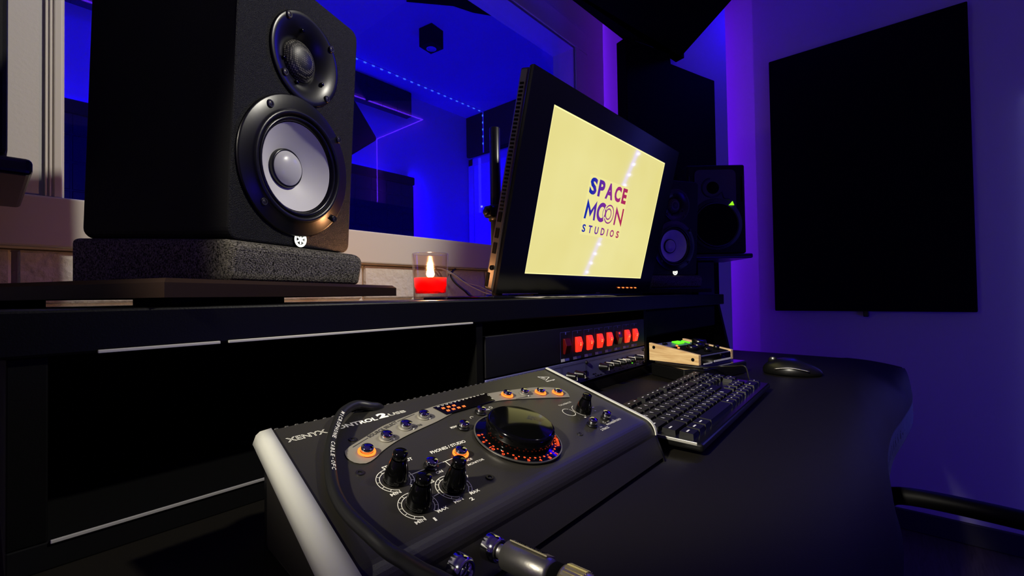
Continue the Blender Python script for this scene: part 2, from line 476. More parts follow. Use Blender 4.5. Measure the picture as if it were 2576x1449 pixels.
# dotted LED strip in the booth: along the ceiling, then down the side wall
sb = thing('led_strip', 'dotted blue light strip along the booth ceiling and down its side wall', 'light strip', (2.58, 2.46, 1.445))
b = nb(); bx(b, -3.0, -.036, -.005, .005, .0, .003); bx(b, -.040, -.0365, -.005, .005, -.32, .0); bx(b, -.004, -.0005, -.005, .005, -.42, -.325); mk('tape', b, M['boothdoor'], sb)
x = -2.98
while x < -.05:
    b = nb(); box(b, (x, 0, -.003), (.016, .008, .005)); mk('diode', b, M['boothled'], sb); x += .058
z = -.03
while z > -.30:
    b = nb(); box(b, (-.043, 0, z), (.005, .008, .014)); mk('diode', b, M['boothled'], sb); z -= .055


# window
w1 = bpy.data.objects.new('window_1', None); COL.objects.link(w1); w1['kind'] = 'structure'; w1['label'] = 'large glazed window into the blue-lit booth'; w1.location = (.8, .965, .158)
def wbox(bm, x0, x1, y0, y1, z0, z1, bev=0): return bx(bm, x0-.8, x1-.8, y0-.965, y1-.965, z0-.158, z1-.158, bev=bev)
b = nb()
wbox(b, .0670, .0765, .9585, .985, .158, 1.06, .0015)
wbox(b, .0580, .0600, .9600, .985, .158, 1.06, .0008)
wbox(b, .0625, .0645, .9590, .985, .158, 1.06, .0008)
wbox(b, .0585, .0680, .9615, .985, .158, 1.06)
wbox(b, 1.526, 1.615, .960, .985, .158, .984, .003)
wbox(b, .0765, 1.615, .960, .985, .984, 1.07, .003)
mk('window_frame', b, M['frame'], w1)
b = nb(); wbox(b, -.99, 1.751, .950, .985, .083, .158, .003); mk('window_sill', b, M['frame'], w1)
b = nb(); wbox(b, .0765, 1.526, .966, .970, .158, .984); mk('pane', b, M['glass'], w1)
b = nb()
wbox(b, .0765, .0795, .9715, 1.069, .158, .981); wbox(b, 1.523, 1.526, .9715, 1.069, .158, .981)
wbox(b, .0765, 1.526, .9715, 1.069, .981, .984)
mk('reveal', b, M['frame'], w1)

# black acoustic pieces in the control room
b = nb(); prism(b, [(-.04, -.9), (.481, -.9), (.481, .911), (.202, .911), (.202, .954), (-.04, .954)], .001, .05, BW @ RX(90), bev=.003)
tag(mk('corner_absorber', b, M['foamblack']), 'tall black acoustic absorber on the slanted corner board', 'acoustic panel')
b = nb(); prism(b, [(1.0, .80), (1.239, .79), (1.575, .773), (1.600, .742), (1.850, .652), (1.862, .690), (1.589, .403), (1.2, -.01), (1.0, .2)], .955, 1.08)
tag(mk('ceiling_cloud', b, M['foamblack']), 'black ceiling cloud over the far corner of the room', 'acoustic panel')
ap = thing('acoustic_panel', 'big black rectangular acoustic panel on the right wall', 'acoustic panel', (2.335, .12, -.084))
b = nb(); bx(b, -.015, .0145, -.32, .32, 0, 1.128, bev=.004); mk('fabric_face', b, M['foamblack'], ap)
b = nb(); bx(b, -.012, .012, -.012, .006, -.022, .004, bev=.003); mk('hook', b, M['plastic'], ap)

# LED strips of the control room
s1 = thing('led_strip', 'blue dotted light strip running up the right wall', 'light strip', (XR, -.36, FZ))
b = nb(); bx(b, -.003, 0, -.006, .006, .12, 1.62); mk('tape', b, M['boothdoor'], s1)
for k in range(25):
    b = nb(); box(b, (-.005, 0, .14+k*.06), (.005, .007, .011)); mk('diode', b, M['blueled'], s1)
b = nb(); tube(b, [(-.6, -.98, 1.438), (2.31, -.98, 1.438), (2.31, -1.637, 1.438), (2.31, -1.637, .70)], .004, 6)
tag(mk('led_strip', b, M['purpleled']), 'thin purple light line reflected in the window', 'light strip')

# ------------------------------------------------------------------ desk
desk = thing('studio_desk', 'black studio desk with a raised rack shelf', 'desk', (.73, .4, FZ))
def dbx(bm, x0, x1, y0, y1, z0, z1, bev=0., seg=2): return bx(bm, x0-.73, x1-.73, y0-.4, y1-.4, z0-FZ, z1-FZ, bev=bev, seg=seg)
edge = [(0.0, .02), (.35, .004), (.476, .010), (.59, .016), (.70, .014), (.80, .004), (.92, -.006), (1.05, -.006), (1.27, .0), (1.33, .012), (1.405, .066), (1.435, .12), (1.452, .39), (1.452, .80), (0.0, .80)]
es = [(p.x, p.y) for p in spline([(x, y, 0) for x, y in edge[:12]], 5)] + edge[12:]
b = nb(); prism(b, [(x-.73, y-.4) for x, y in es], DZ-.032-FZ, DZ-FZ, bev=.013, seg=5)
for f in b.faces: f.smooth = abs(f.normal.z) < .98
wt = mk('worktop', b, M['desk'], desk); wt.data.materials.append(M['deskedge'])
for p in wt.data.polygons:
    if abs(p.normal.z) < .97: p.material_index = 1
b = nb(); dbx(b, -.02, 1.46, .412, .80, -.034, -.004, .002); mk('shelf_top', b, M['shelf'], desk)
b = nb(); dbx(b, .0086, 1.45, .417, .79, -.17, -.152, .001); mk('rack_floor', b, M['deskdark'], desk)
for x0, x1 in ((.0086, .027), (.412, .4245), (.909, .921)):
    b = nb(); dbx(b, x0, x1, .417, .78, -.152, -.034, .001); mk('divider', b, M['hutch'], desk)
b = nb(); prism(b, [(.395-.4, DZ-FZ), (.79-.4, DZ-FZ), (.79-.4, -.034-FZ), (.422-.4, -.034-FZ)], 1.432-.73, 1.451-.73, Matrix(((0, 0, 1, 0), (1, 0, 0, 0), (0, 1, 0, 0), (0, 0, 0, 1)))); mk('end_panel', b, M['hutch'], desk)
b = nb(); dbx(b, .0086, 1.45, .78, .795, -.17, -.034); mk('back_panel', b, M['deskdark'], desk)
b = nb(); dbx(b, .925, 1.41, .424, .436, -.095, -.0355, .004); mk('blank_plate', b, M['blank'], desk, label='dark blank rack plate')
b = nb(); dbx(b, .05, .122, .4095, .4125, -.0340, -.0318, .0004); dbx(b, .128, .40, .4095, .4125, -.0340, -.0318, .0004); mk('edge_strip', b, M['edge'], desk, label='bright strip under the shelf edge')  # pale strips in place of light caught along the shelf's lower edge
b = nb(); dbx(b, .028, .40, .4155, .4172, -.1535, -.1512, .0004); mk('edge_strip', b, M['edge'], desk, label='bright strip along the bay floor')  # pale strip in place of light on the floor board's bevel
for x in (.03, 1.40):
    b = nb(); dbx(b, x, x+.025, .12, .76, FZ, DZ-.03, .002); mk('leg', b, M['deskdark'], desk)

# cables lying in the open bay
for k, pts in enumerate(([(.10, .62, -.148), (.20, .50, -.147), (.27, .47, -.143), (.36, .50, -.14), (.40, .55, -.139)],
                         [(.12, .70, -.148), (.2, .56, -.1475), (.30, .53, -.147), (.38, .60, -.147)])):
    b = nb(); tube(b, spline(pts, 6), .0035)
    tag(mk('cable', b, M['cable']), ['black cable looping nearest the front of the open desk bay', 'black cable lying deeper in the open desk bay'][k], 'cable')

# speaker platforms on the shelf
def platform(loc, rz, w, d, label, tall=.0145):
    t = thing('speaker_platform', label, 'platform', loc, RZ(rz), 'speaker platforms')
    b = nb()
    prism(b, [(0, 0), (w, 0), (w, d), (0, d)], .007, .007+tall-.0035)
    prism(b, [(0.0, 0.0), (w, 0), (w, d), (0, d)], .007+tall-.0035, .007+tall-.0034)
    bb = nb()
    lo = [(0, 0), (w, 0), (w, d), (0, d)]; hi = [(.004, .004), (w-.004, .004), (w-.004, d-.004), (.004, d-.004)]
    v0 = [bb.verts.new((x, y, .007+tall-.0035)) for x, y in lo]; v1 = [bb.verts.new((x, y, .007+tall)) for x, y in hi]
    bb.faces.new(v1)
    for i in range(4): bb.faces.new((v0[i], v0[(i+1) % 4], v1[(i+1) % 4], v1[i]))
    merge(b, bb)
    mk('board', b, M['platform'], t)
    for fx, fy in ((.035, .03), (w*.32, .03), (w-.06, d-.05), (.035, d-.05)):
        b = nb(); bx(b, fx-.022, fx+.022, fy-.02, fy+.02, 0, .007); mk('foot', b, M['foamblack'], t)
    return t
platform((.085, .405, -.004), 25, .325, .30, 'black board on feet under the big near speaker')

# ------------------------------------------------------------------ white-cone studio monitors
def vent(m): return m
def make_speaker(loc, rz, tilt, label):
    t = thing('studio_speaker', label, 'speaker', loc, RZ(rz) @ RX(tilt), 'white-cone studio speakers')
    W, H, D = .17, .285, .222
    b = nb(); c = bmesh.new()
    bmesh.ops.create_cube(c, size=1, matrix=T((W/2, D/2, H/2)) @ Matrix.Diagonal((W, D, H, 1)))
    es_ = [e for e in c.edges if abs((e.verts[0].co-e.verts[1].co).normalized().y) > .9]
    bmesh.ops.bevel(c, geom=es_, offset=.011, segments=5, profile=.5, affect='EDGES')
    es_ = [e for e in c.edges if len(e.link_faces) == 2 and e.calc_face_angle() > 1.0]
    bmesh.ops.bevel(c, geom=es_, offset=.002, segments=2, profile=.5, affect='EDGES')
    merge(b, c); bmesh.ops.recalc_face_normals(b, faces=b.faces)
    cab = mk('cabinet', b, M['side'])
    k1, k2 = nb(), nb(); cyl(k1, .0540, -.05, .01, T((.081, 0, .0882)) @ RX(90), 64); cyl(k2, .0440, -.03, .01, T((.0865, 0, .2105)) @ RX(90), 64)
    cut(cab, [k1, k2]); cab.parent = t
    cab.data.materials.append(M['vinyl'])
    for p in cab.data.polygons:
        if p.normal.y < -.5 and p.center.y < .01: p.material_index = 1
    F = lambda u, v, y=0: T((u, y, v)) @ RX(90)        # disc frames that look out of the baffle
    wu, wv = .081, .0882
    b = nb(); lathe(b, [(.0765, 0), (.0765, .0022), (.075, .0032), (.062, .0036), (.0605, .0062), (.0585, .0074), (.0555, .0060), (.054, .001)], F(wu, wv), 64); mk('woofer_ring', b, M['plastic'], t)
    b = nb(); lathe(b, [(.0548, .001), (.0543, .0042), (.0525, .0056), (.0503, .0044), (.0488, .0002), (.0480, -.0015)], F(wu, wv), 64); mk('woofer_surround', b, M['rubber'], t)
    b = nb(); lathe(b, [(.0482, .0006), (.042, -.0050), (.034, -.0112), (.026, -.0165), (.0205, -.0195)], F(wu, wv), 64)
    cone = mk('woofer_cone', b, M['cone'], t)
    b = nb(); lathe(b, [(.0218, -.0196), (.0215, -.0150), (.0205, -.0140), (.0190, -.0142)], F(wu, wv), 48); mk('cap_rim', b, M['rubber'], cone)
    b = nb(); lathe(b, [(.0197, -.0150), (.017, -.0112), (.012, -.0085), (.006, -.0070), (0, -.0066)], F(wu, wv), 48); mk('dust_cap', b, M['cap'], cone)
    tu, tv = .0865, .2105
    b = nb(); lathe(b, [(.0492, 0), (.0492, .0016), (.0482, .0024), (.044, .0022), (.036, -.0005), (.029, -.0045), (.0245, -.0085), (.0225, -.0105)], F(tu, tv), 64); mk('tweeter_plate', b, M['plastic'], t)
    b = nb(); lathe(b, [(.0226, -.0105), (.021, -.0072), (.016, -.0035), (.009, -.0012), (0, -.0006)], F(tu, tv), 40); mk('tweeter_dome', b, M['mesh'], t)
    for du, dv in ((-.0425, .0545), (.0580, .0494), (-.0455, -.0466), (.0556, -.0488)):
        b = nb(); cyl(b, .0042, .002, .0046, F(wu+du, wv+dv), 16, .0008); ringz(b, .0024, .0036, .0046, .0050, F(wu+du, wv+dv), 12); mk('screw', b, M['screw'], t)
    for u, v in ((.0582, .2456), (.1215, .2401), (.0562, .1834), (.1180, .1791)):
        b = nb(); cyl(b, .0040, .001, .0036, F(u, v), 16, .0008); ringz(b, .0022, .0034, .0036, .0040, F(u, v), 12); mk('screw', b, M['screw'], t)
    for a in (100, 200, 330, 250):
        u, v = tu+.031*math.cos(math.radians(a)), tv+.031*math.sin(math.radians(a))
        b = nb(); cyl(b, .0021, -.004, .0002, F(u, v), 12, .0005); mk('screw', b, M['gloss'], t)
    # backlit badge: ring and six-armed star
    lu, lv = .0872, .0088
    b = nb(); cyl(b, .0092, 0, .0016, F(lu, lv), 32); bd = mk('badge', b, M['gloss'], t)
    b = nb(); ringz(b, .0060, .0086, .0016, .0022, F(lu, lv), 40)
    for k in range(6):
        a = k*PI/3+PI/2
        q = [(math.cos(a-.5)*.0022, math.sin(a-.5)*.0022), (math.cos(a-.24)*.0049, math.sin(a-.24)*.0049), (math.cos(a)*.0058, math.sin(a)*.0058), (math.cos(a+.24)*.0049, math.sin(a+.24)*.0049), (math.cos(a+.5)*.0022, math.sin(a+.5)*.0022)]
        flat(b, q, F(lu, lv), .0020)
    flat(b, arc(0, 0, .0024, 0, 342, 20), F(lu, lv), .0020)
    mk('badge_light', b, M['logolit'], bd)
    return t
make_speaker((.1502, .4843, .0589), 21, 3.5, 'big near black speaker with white woofer cone by the candle')
R_ROT = -29
def rot2(p, c, deg):
    a = math.radians(deg); x, y = p[0]-c[0], p[1]-c[1]
    return (c[0]+x*math.cos(a)-y*math.sin(a), c[1]+x*math.sin(a)+y*math.cos(a))
# the far speaker: its cone sits at (1.362, .528)
ca, sa = math.cos(math.radians(R_ROT)), math.sin(math.radians(R_ROT))
rl = (1.362-.081*ca, .528-.081*sa)
make_speaker((rl[0], rl[1], .0560), R_ROT, 3.5, 'far black speaker with white woofer cone right of the screen')

def make_pad(loc, rz, label, z0, zf, slope):
    b = nb()
    dx0, dx1, y0, y1 = -.004, .182, -.014, .235
    prof = [(y0+.006, z0), (y1, z0), (y1, zf+slope*(y1-y0)), (y0+.012, zf+slope*.012), (y0+.002, zf-.004), (y0, zf-.012)]
    prism(b, prof, dx0, dx1, Matrix(((0, 0, 1, 0), (1, 0, 0, 0), (0, 1, 0, 0), (0, 0, 0, 1))), bev=.006, seg=3)
    o = mk('isolation_pad', b, M['foam']); o.matrix_world = T(loc) @ RZ(rz)
    return tag(o, label, 'foam pad', 'foam speaker pads')
sl35 = math.tan(math.radians(3.5))
make_pad((.1502, .4843, 0), 21, 'grey speckled foam wedge under the big near speaker', .0178, .0577, sl35)
make_pad((rl[0], rl[1], 0), R_ROT, 'grey foam wedge under the far speaker', .0178, .0550, sl35)
pr = (rl[0]-.03*ca+.03*sa, rl[1]-.03*sa-.03*ca)
platform((pr[0], pr[1], -.004), R_ROT, .23, .27, 'black board on feet under the far speaker')

# ------------------------------------------------------------------ second pair of speakers on stands
def stand_speaker(loc, rz, slab, splab, sc=1.):
    s = thing('speaker_stand', slab, 'speaker stand', (loc[0], loc[1], FZ), RZ(rz), 'speaker stands behind the desk')
    h = loc[2]-FZ
    b = nb(); bx(b, -.13*sc, .13*sc, -.01, .235*sc, h-.018*sc, h, bev=.005, seg=3); mk('top_plate', b, M['plastic'], s)
    b = nb(); bx(b, -.03, .03, .1, .16, .02, h-.018, bev=.003); mk('column', b, M['plastic'], s)
    b = nb(); bx(b, -.10, .10, .04, .22, 0, .02, bev=.004); mk('base_plate', b, M['plastic'], s)
    t = thing('studio_speaker', splab, 'speaker', (loc[0], loc[1], loc[2]+.0005), RZ(rz) @ Matrix.Scale(sc, 4), 'speakers on the rear stands')
    W, H, D = .225, .345, .22
    b = nb(); bx(b, -W/2, W/2, .003, D, .001, H, bev=.008, seg=3); mk('cabinet', b, M['side'], t)
    F = lambda u, v: T((u, .003, v)) @ RX(90)
    b = nb()
    # baffle plate: rounded block above, round plate below
    up = [(-.083, .155), (.075, .155)] + arc(.055, .305, .02, 0, 90, 5) + arc(-.063, .305, .02, 90, 180, 5)
    prism(b, [(u, v) for u, v in up], 0, .004, F(0, 0))
    cyl(b, .1, 0, .0042, F(-.004, .115), 48)
    mk('baffle_plate', b, M['baffle'], t)
    b = nb(); lathe(b, [(.088, .004), (.086, .009), (.081, .008), (.079, .002)], F(-.004, .112), 48); mk('woofer_ring', b, M['rubber'], t)
    b = nb(); lathe(b, [(.0795, .0048), (.06, .0046), (.03, .0050), (0, .0056)], F(-.004, .112), 48); mk('woofer_grille', b, M['foamblack'], t)
    b = nb(); tube(b, [Vector((u, .0005, v)) for u, v in arc(-.02, .255, .036, 95, 280, 12)+[(.005, .225), (.02, .238), (.028, .215), (.05, .208)]], .004, 6); mk('waveguide_rim', b, M['plastic'], t)
    b = nb(); lathe(b, [(.024, .0045), (.015, .0105), (0, .0125)], F(-.014, .255), 28); mk('tweeter_dome', b, M['foamblack'], t)
    b = nb(); prism(b, [(.045, .186), (.066, .186), (.060, .202)], .004, .006, F(0, 0)); mk('power_light', b, M['lime'], t, label='lime green triangle light')
    for u in (-.1045, .100):
        b = nb(); bx(b, u-.002, u+.002, -.004, .003, .20, .30, bev=.001); mk('side_rib', b, M['plastic'], t)
    return t
stand_speaker((1.602, .468, .1305), -50, 'black stand with a shelf plate at the right end of the desk', 'black speaker with a lime triangle light on the far right stand', .87)
stand_speaker((-.097, .70, .152), 0, 'black stand with a shelf plate at the left edge beside the window', 'black speaker cut by the left edge beside the window')

# ------------------------------------------------------------------ candle
cn = thing('candle', 'lit red candle in a clear glass tumbler', 'candle', (.5, .615, -.004))
b = nb(); lathe(b, [(0, .0003), (.0275, .0003), (.0285, .002), (.0310, .078), (.0300, .079), (.0288, .078), (.0264, .0125), (.024, .0105), (0, .0105)], I4, 48); mk('tumbler', b, M['candleglass'], cn)
b = nb(); lathe(b, [(0, .0112), (.0235, .0112), (.0258, .0135), (.0262, .0225), (.0270, .0235), (.0276, .0375), (.026, .0368), (0, .0362)], I4, 40); mk('wax', b, M['wax'], cn)
b = nb(); tube(b, [(0, 0, .036), (.0006, 0, .040), (.0014, 0, .0435)], .0008, 6); mk('wick', b, M['wick'], cn)
b = nb(); lathe(b, [(0, .0375), (.0034, .0383), (.0062, .0408), (.0070, .0440), (.0062, .0485), (.0036, .0535), (0, .0575)], I4, 20); mk('flame', b, M['flame'], cn)

# ------------------------------------------------------------------ monitor
MT = T((.6153, .5, .0391)) @ RX(14.02)
mon = thing('monitor', 'black monitor leaning forward with a lit yellow screen', 'monitor', (.6153, .5, .0391), RX(14.02))
b = nb()
# front bezel: four bars around the screen
for x0, x1, z0, z1 in ((-.0655, 0, -.0355, .3265), (.4625, .528, -.0355, .3265), (0, .4625, .286, .3265), (0, .4625, -.0355, 0)):
    bx(b, x0, x1, 0, .006, z0, z1)
bx(b, -.0655, .528, .003, .010, -.0355, .3265, bev=.002)
mk('bezel', b, M['bezel'], mon)
b = nb(); bx(b, -.064, .5265, .010, .030, -.034, .325, bev=.004); bx(b, .1, .37, .03, .06, .05, .25, bev=.012); shell = mk('back_shell', b, M['monside'], mon)
b = nb(); bx(b, -.0005, .463, .0012, .003, -.0005, .2865); scr = mk('screen', b, M['screen'], mon)
b = nb()
for x0, x1, z0, z1 in ((0, .4625, .2838, .286), (0, .4625, 0, .0016), (0, .0022, 0, .286), (.4607, .4625, 0, .286)):
    bx(b, x0, x1, .0009, .0015, z0, z1)
mk('backlight_rim', b, M['screenedge'], scr)
SM = RX(90)        # screen plane: x right, y up, out towards the viewer
b = nb()
flat(b, [(.149, .0835), (.3125, .0835), (.3125, .2005), (.149, .2005)], T((0, .0012, 0)) @ SM, .0001)
mk('logo_backing', b, M['screenhalo'], scr)
b = nb(); LM = T((0, .0010, 0)) @ SM
x = .1535
for ch, w in (('S', .0265), ('P', .0245), ('A', .0315), ('C', .0275), ('E', .0205)):
    text(b, ch, x, x+w, .1635, .1965, LM, bold=.045); x += w+.0058
def poly(pts): flat(b, pts, LM, .0003)
# M with pointed feet, N
poly([(.1525, .115), (.1595, .115), (.1625, .138), (.1560, .1545)]); poly([(.1560, .1545), (.1625, .138), (.1735, .1200), (.1735, .1330)])
poly([(.1735, .1200), (.1845, .138), (.1910, .1545), (.1735, .1330)]); poly([(.1910, .1545), (.1845, .138), (.1875, .115), (.1945, .115)])
poly([(.2725, .115), (.2790, .115), (.2790, .140), (.2725, .1550)]); poly([(.2725, .1550), (.2790, .140), (.3075, .1135), (.3010, .128)])
poly([(.3010, .128), (.3075, .1135), (.3075, .1535), (.3010, .1535)])
def ring2(cx, cy, r0, r1, a0, a1, n=28):
    for k in range(n):
        p = arc(cx, cy, r1, a0+(a1-a0)*k/n, a0+(a1-a0)*(k+1)/n, 1); q = arc(cx, cy, r0, a0+(a1-a0)*k/n, a0+(a1-a0)*(k+1)/n, 1)
        flat(b, [p[0], p[1], q[1], q[0]], LM, .0003)
ring2(.2165, .1345, .0115, .0200, 52, 308)
ring2(.2165, .1345, .0125, .0175, -32, 32)
ring2(.2465, .1345, .0172, .0200, -146, 146)
ring2(.2440, .1345, .0095, .0122, -158, 200)
ring2(.2330, .1345, .0118, .0135, 120, 240)
x = .1540
for ch, w in (('S', .0125), ('T', .0140), ('U', .0145), ('D', .0150), ('I', .0036), ('O', .0170), ('S', .0125)):
    text(b, ch, x, x+w, .0885, .1040, LM, bold=.03); x += w+.0095+(.0012 if ch != 'I' else 0)
mk('logo_lettering', b, M['logo'], scr)
for k in range(5):
    b = nb(); box(b, (.354+k*.0215, -.001, -.0235), (.007, .003, .0022), bev=.0006); mk('button', b, M['orange'], mon)
# side of the case: vents, ports and a jack
b = nb()
for k in range(34): box(b, (-.0645, .0205, .30-k*.0062), (.0012, .007, .0030))
mk('vent_slots', b, M['foamblack'], shell)
for z, h in ((.088, .015), (.062, .016), (.037, .018)):
    b = nb(); box(b, (-.0642, .021, z), (.0012, .0075, h)); mk('port', b, M['foamblack'], shell)
b = nb(); ringz(b, .0016, .0042, 0, .0015, T((-.064, .020, .004)) @ RY(-90), 20); mk('audio_jack', b, M['gloss'], shell)
b = nb(); box(b, (-.0642, .026, -.017), (.0014, .006, .024)); mk('disc_slot', b, M['foamblack'], shell)
# foot
b = nb(); Mi = MT.inverted()
bx(b, .535, .66, .50, .68, -.004, .0005, Mi, bev=.0015); bx(b, .66, 1.12, .515, .64, -.004, .004, Mi, bev=.002); bx(b, .78, .92, .535, .60, .002, .12, Mi, bev=.004)
mk('foot', b, M['bezel'], mon)
# pole behind it
pl = thing('clamp_pole', 'black upright pole with a clamp behind the monitor edge', 'pole', (.628, .578, -.004))
b = nb(); cyl(b, .0100, 0, .322, bev=.001); mk('tube', b, M['plastic'], pl)
b = nb(); cyl(b, .014, .145, .175, bev=.002); bx(b, -.024, -.008, -.010, .010, .150, .172, bev=.004); cl_ = mk('clamp', b, M['plastic'], pl)
b = nb(); cyl(b, .007, 0, .012, T((-.030, 0, .16)) @ RY(90), 14, .002); mk('knob', b, M['plastic'], cl_)
b = nb(); cyl(b, .022, 0, .006, bev=.002); mk('base', b, M['plastic'], pl)
# sheet of paper on the shelf edge
b = nb()
n = 14
g = [[b.verts.new((.56+.25*i/n, .425+.055*j, -.0034+.0022*abs(math.sin(i*.9+j)) )) for j in range(2)] for i in range(n+1)]
for i in range(n): b.faces.new((g[i][0], g[i+1][0], g[i+1][1], g[i][1]))
bmesh.ops.solidify(b, geom=b.faces[:], thickness=.0003)
tag(mk('paper_sheet', b, M['paper']), 'white sheet of paper lying in front of the monitor', 'paper')
# white leads behind the candle
for k, pts in enumerate(([(.80, .958, .079), (.82, .945, .074), (.85, .935, .058), (.873, .925, .040), (.90, .905, .021), (.925, .88, .006), (.935, .84, -.0018), (.93, .79, -.002)],
                         [(.815, .958, .078), (.838, .945, .064), (.868, .935, .046), (.893, .925, .036), (.925, .915, .028), (.948, .90, .014), (.955, .86, -.0015), (.95, .79, -.002)])):
    b = nb(); tube(b, spline(pts, 8), .0019)
    tag(mk('cable', b, M['whitecable']), ['straighter white lead hanging behind the candle', 'white lead looping furthest right behind the candle'][k], 'cable')
b = nb(); tube(b, spline([(.868, .958, .079), (.850, .95, .072), (.838, .943, .058), (.845, .935, .040), (.865, .92, .018), (.885, .90, -.0012), (.89, .79, -.0016)], 8), .0024)
tag(mk('cable', b, M['cable']), 'dark lead hanging against the white wall behind the candle', 'cable')

# ------------------------------------------------------------------ rack units
YF = .417
def rk(bm, x0, x1, y0, y1, z0, z1, bev=0., seg=2): return bx(bm, x0-.667, x1-.667, y0-YF, y1-YF, z0+.08, z1+.08, bev=bev, seg=seg)
r1 = thing('power_conditioner', 'black rack unit with eight red rocker switches', 'rack unit', (.667, YF, -.08))
RF = lambda x, z: T((x-.667, 0, z+.08)) @ RX(90)
b = nb(); rk(b, .4275, .906, .4155, .424, -.1075, -.0525, .001); rk(b, .44, .895, .424, .62, -.105, -.055); mk('face_plate', b, M['rackblk'], r1)
for k in range(8):
    xx = .6130+k*(.8597-.6130)/7
    b = nb()
    stroke(b, [(-.0145, -.024), (.0145, -.024), (.0145, .019), (-.0145, .019)], .0006, RF(xx-.0006*k, -.080) @ T((0, 0, .0016)), closed=True)
    mk('outline', b, M['label'], r1) if False else b.free()
    lit = k not in (0, 5)
    b = nb(); prism(b, [(0, -.0130), (.0035, -.0135), (.0075, .0005), (.0040, .0115), (0, .0120)], -.0075, .0075, RF(xx, -.0815) @ T((0, 0, .0012)) @ Matrix(((0, 0, 1, 0), (0, 1, 0, 0), (1, 0, 0, 0), (0, 0, 0, 1))), bev=.0008)
    sw = mk('rocker_switch', b, M['redlit'] if lit else M['reddark'], r1, label=None if lit else 'unlit dark red rocker')
    if lit:
        b = nb(); box(b, (xx-.667, -.0078, .0000-.0015), (.0030, .0014, .0050), bev=.0006); mk('lamp', b, M['redhot'], sw)
    elif k == 5:
        b = nb(); box(b, (xx-.667-.002, -.0065, .006), (.0045, .0014, .0045), bev=.0012); mk('lamp', b, M['redlit'], sw)
b = nb()
for k in range(8):
    xx = .6130+k*(.8597-.6130)/7; z = -.1042+.0002*k
    flat(b, [(-.0125, -.0022), (-.0005, -.0022), (-.0025, .0024), (-.0125, .0024)], RF(xx-.002, z) @ T((0, 0, .0016)))
mk('pale_labels', b, M['label'], r1)
b = nb()
for k in range(8):
    xx = .6130+k*(.8597-.6130)/7; z = -.1042+.0002*k
    flat(b, [(.0005, -.0020), (.0115, -.0020), (.0115, .0022), (-.0015, .0022)], RF(xx-.002, z) @ T((0, 0, .0016)))
    text(b, str(k+1), -.0015, .0015, -.002, .002, RF(xx, -.0615) @ T((0, 0, .0016)), bold=.02)
    stroke(b, [(-.014, -.025), (-.014, .019), (.0135, .019)], .0004, RF(xx-.001, -.0785) @ T((0, 0, .0015)))
mk('blue_labels', b, M['labelblue'], r1)

r2 = thing('rack_preamp', 'blue-grey rack unit with a row of black knobs', 'rack unit', (.667, YF, -.08))
b = nb(); rk(b, .4275, .906, .4155, .424, -.1475, -.1095, .001); rk(b, .44, .895, .424, .60, -.146, -.111); mk('face_plate', b, M['rackgrey'], r2)
b = nb()
for x0, x1 in ((.44, .598), (.602, .672), (.676, .882)):
    stroke(b, [(x0, -.1445), (x1, -.1445), (x1, -.1145), (x0, -.1145)], .0006, T((-.667, -.0016, .08)) @ RX(90), closed=True)
random.seed(3)
for k in range(34):
    xx = random.uniform(.69, .885); z = random.choice((-.1435, -.1395))
    flat(b, [(0, 0), (random.uniform(.003, .008), 0), (.004, .0016), (0, .0016)], RF(xx, z) @ T((0, 0, .0016)))
box(b, (.668-.667, -.002, -.1325+.08), (.014, .0012, .006))
mk('panel_print', b, M['rackblk'], r2)
kx = [.6185, .6425, .7225, .7400, .7650, .7880, .8080, .8270, .8640]
for k, xx in enumerate(kx):
    zz = -.1310 if k < 2 else -.1285
    b = nb(); lathe(b, [(.0066, .0015), (.0066, .003), (.0056, .004), (.0046, .0175), (.0036, .0185), (0, .0185)], RF(xx, zz), 20); kn = mk('knob', b, M['plastic'], r2)
    b = nb(); a = random.uniform(.5, 2.4) if k > 2 else -1.3
    mv = RF(xx, zz) @ Matrix.Rotation(a, 4, 'Z')
    box(b, (0.0052, 0, .0105), (.0012, .0012, .015), mv); box(b, (.003, 0, .0186), (.005, .0012, .0006), mv); mk('pointer', b, M['white'], kn)
for xx in (.6745, .8985):
    for zz in (-.1155, -.1425):
        b = nb(); cyl(b, .0034, .001, .0042, RF(xx, zz), 14, .0008); mk('screw', b, M['plastic'], r2)
b = nb(); prism(b, [(-.003, .0025), (.004, .0025), (.001, -.0025)], .0015, .003, RF(.846, -.1360)); mk('pilot_light', b, M['green'], r2, label='green light')

# ------------------------------------------------------------------ monitor controller in front
CO = Vector((.1219, .3345, DZ))
th = math.radians(17.5); cs, sn = math.cos(th), math.sin(th)
ct = thing('monitor_controller', 'dark sloped desktop controller with a big black volume dial', 'audio controller', CO)
HB = .0796                                              # height of the rear edge
PM = Matrix(((1, 0, 0, 0), (0, cs, -sn, 0), (0, sn, cs, HB), (0, 0, 0, 1)))   # panel plane: x right, y up-slope, z out
def P(u, v, h=0.): return PM @ Vector((u, -v, h))
b = nb()
vE = .133
nose = [(-vE*cs, HB-vE*sn)]
nc = Vector((nose[0][0]+.016*sn, nose[0][1]-.016*cs))
for k in range(1, 9):
    a = math.radians(90+17.5+k*(72.5/8)); nose.append((nc.x+.016*math.cos(a), nc.y+.016*math.sin(a)))
prof = [(.0, .003), (.0, HB)] + nose + [(-.146, .004), (-.135, .003)]
YZ = Matrix(((0, 0, 1, 0), (1, 0, 0, 0), (0, 1, 0, 0), (0, 0, 0, 1)))
prism(b, prof, .004, .327, YZ)
for v in b.verts:
    if v.co.x < .1: v.co.x -= .0125*min(max(-v.co.y/.14, 0), 1)
mk('case', b, M['ctl'], ct)
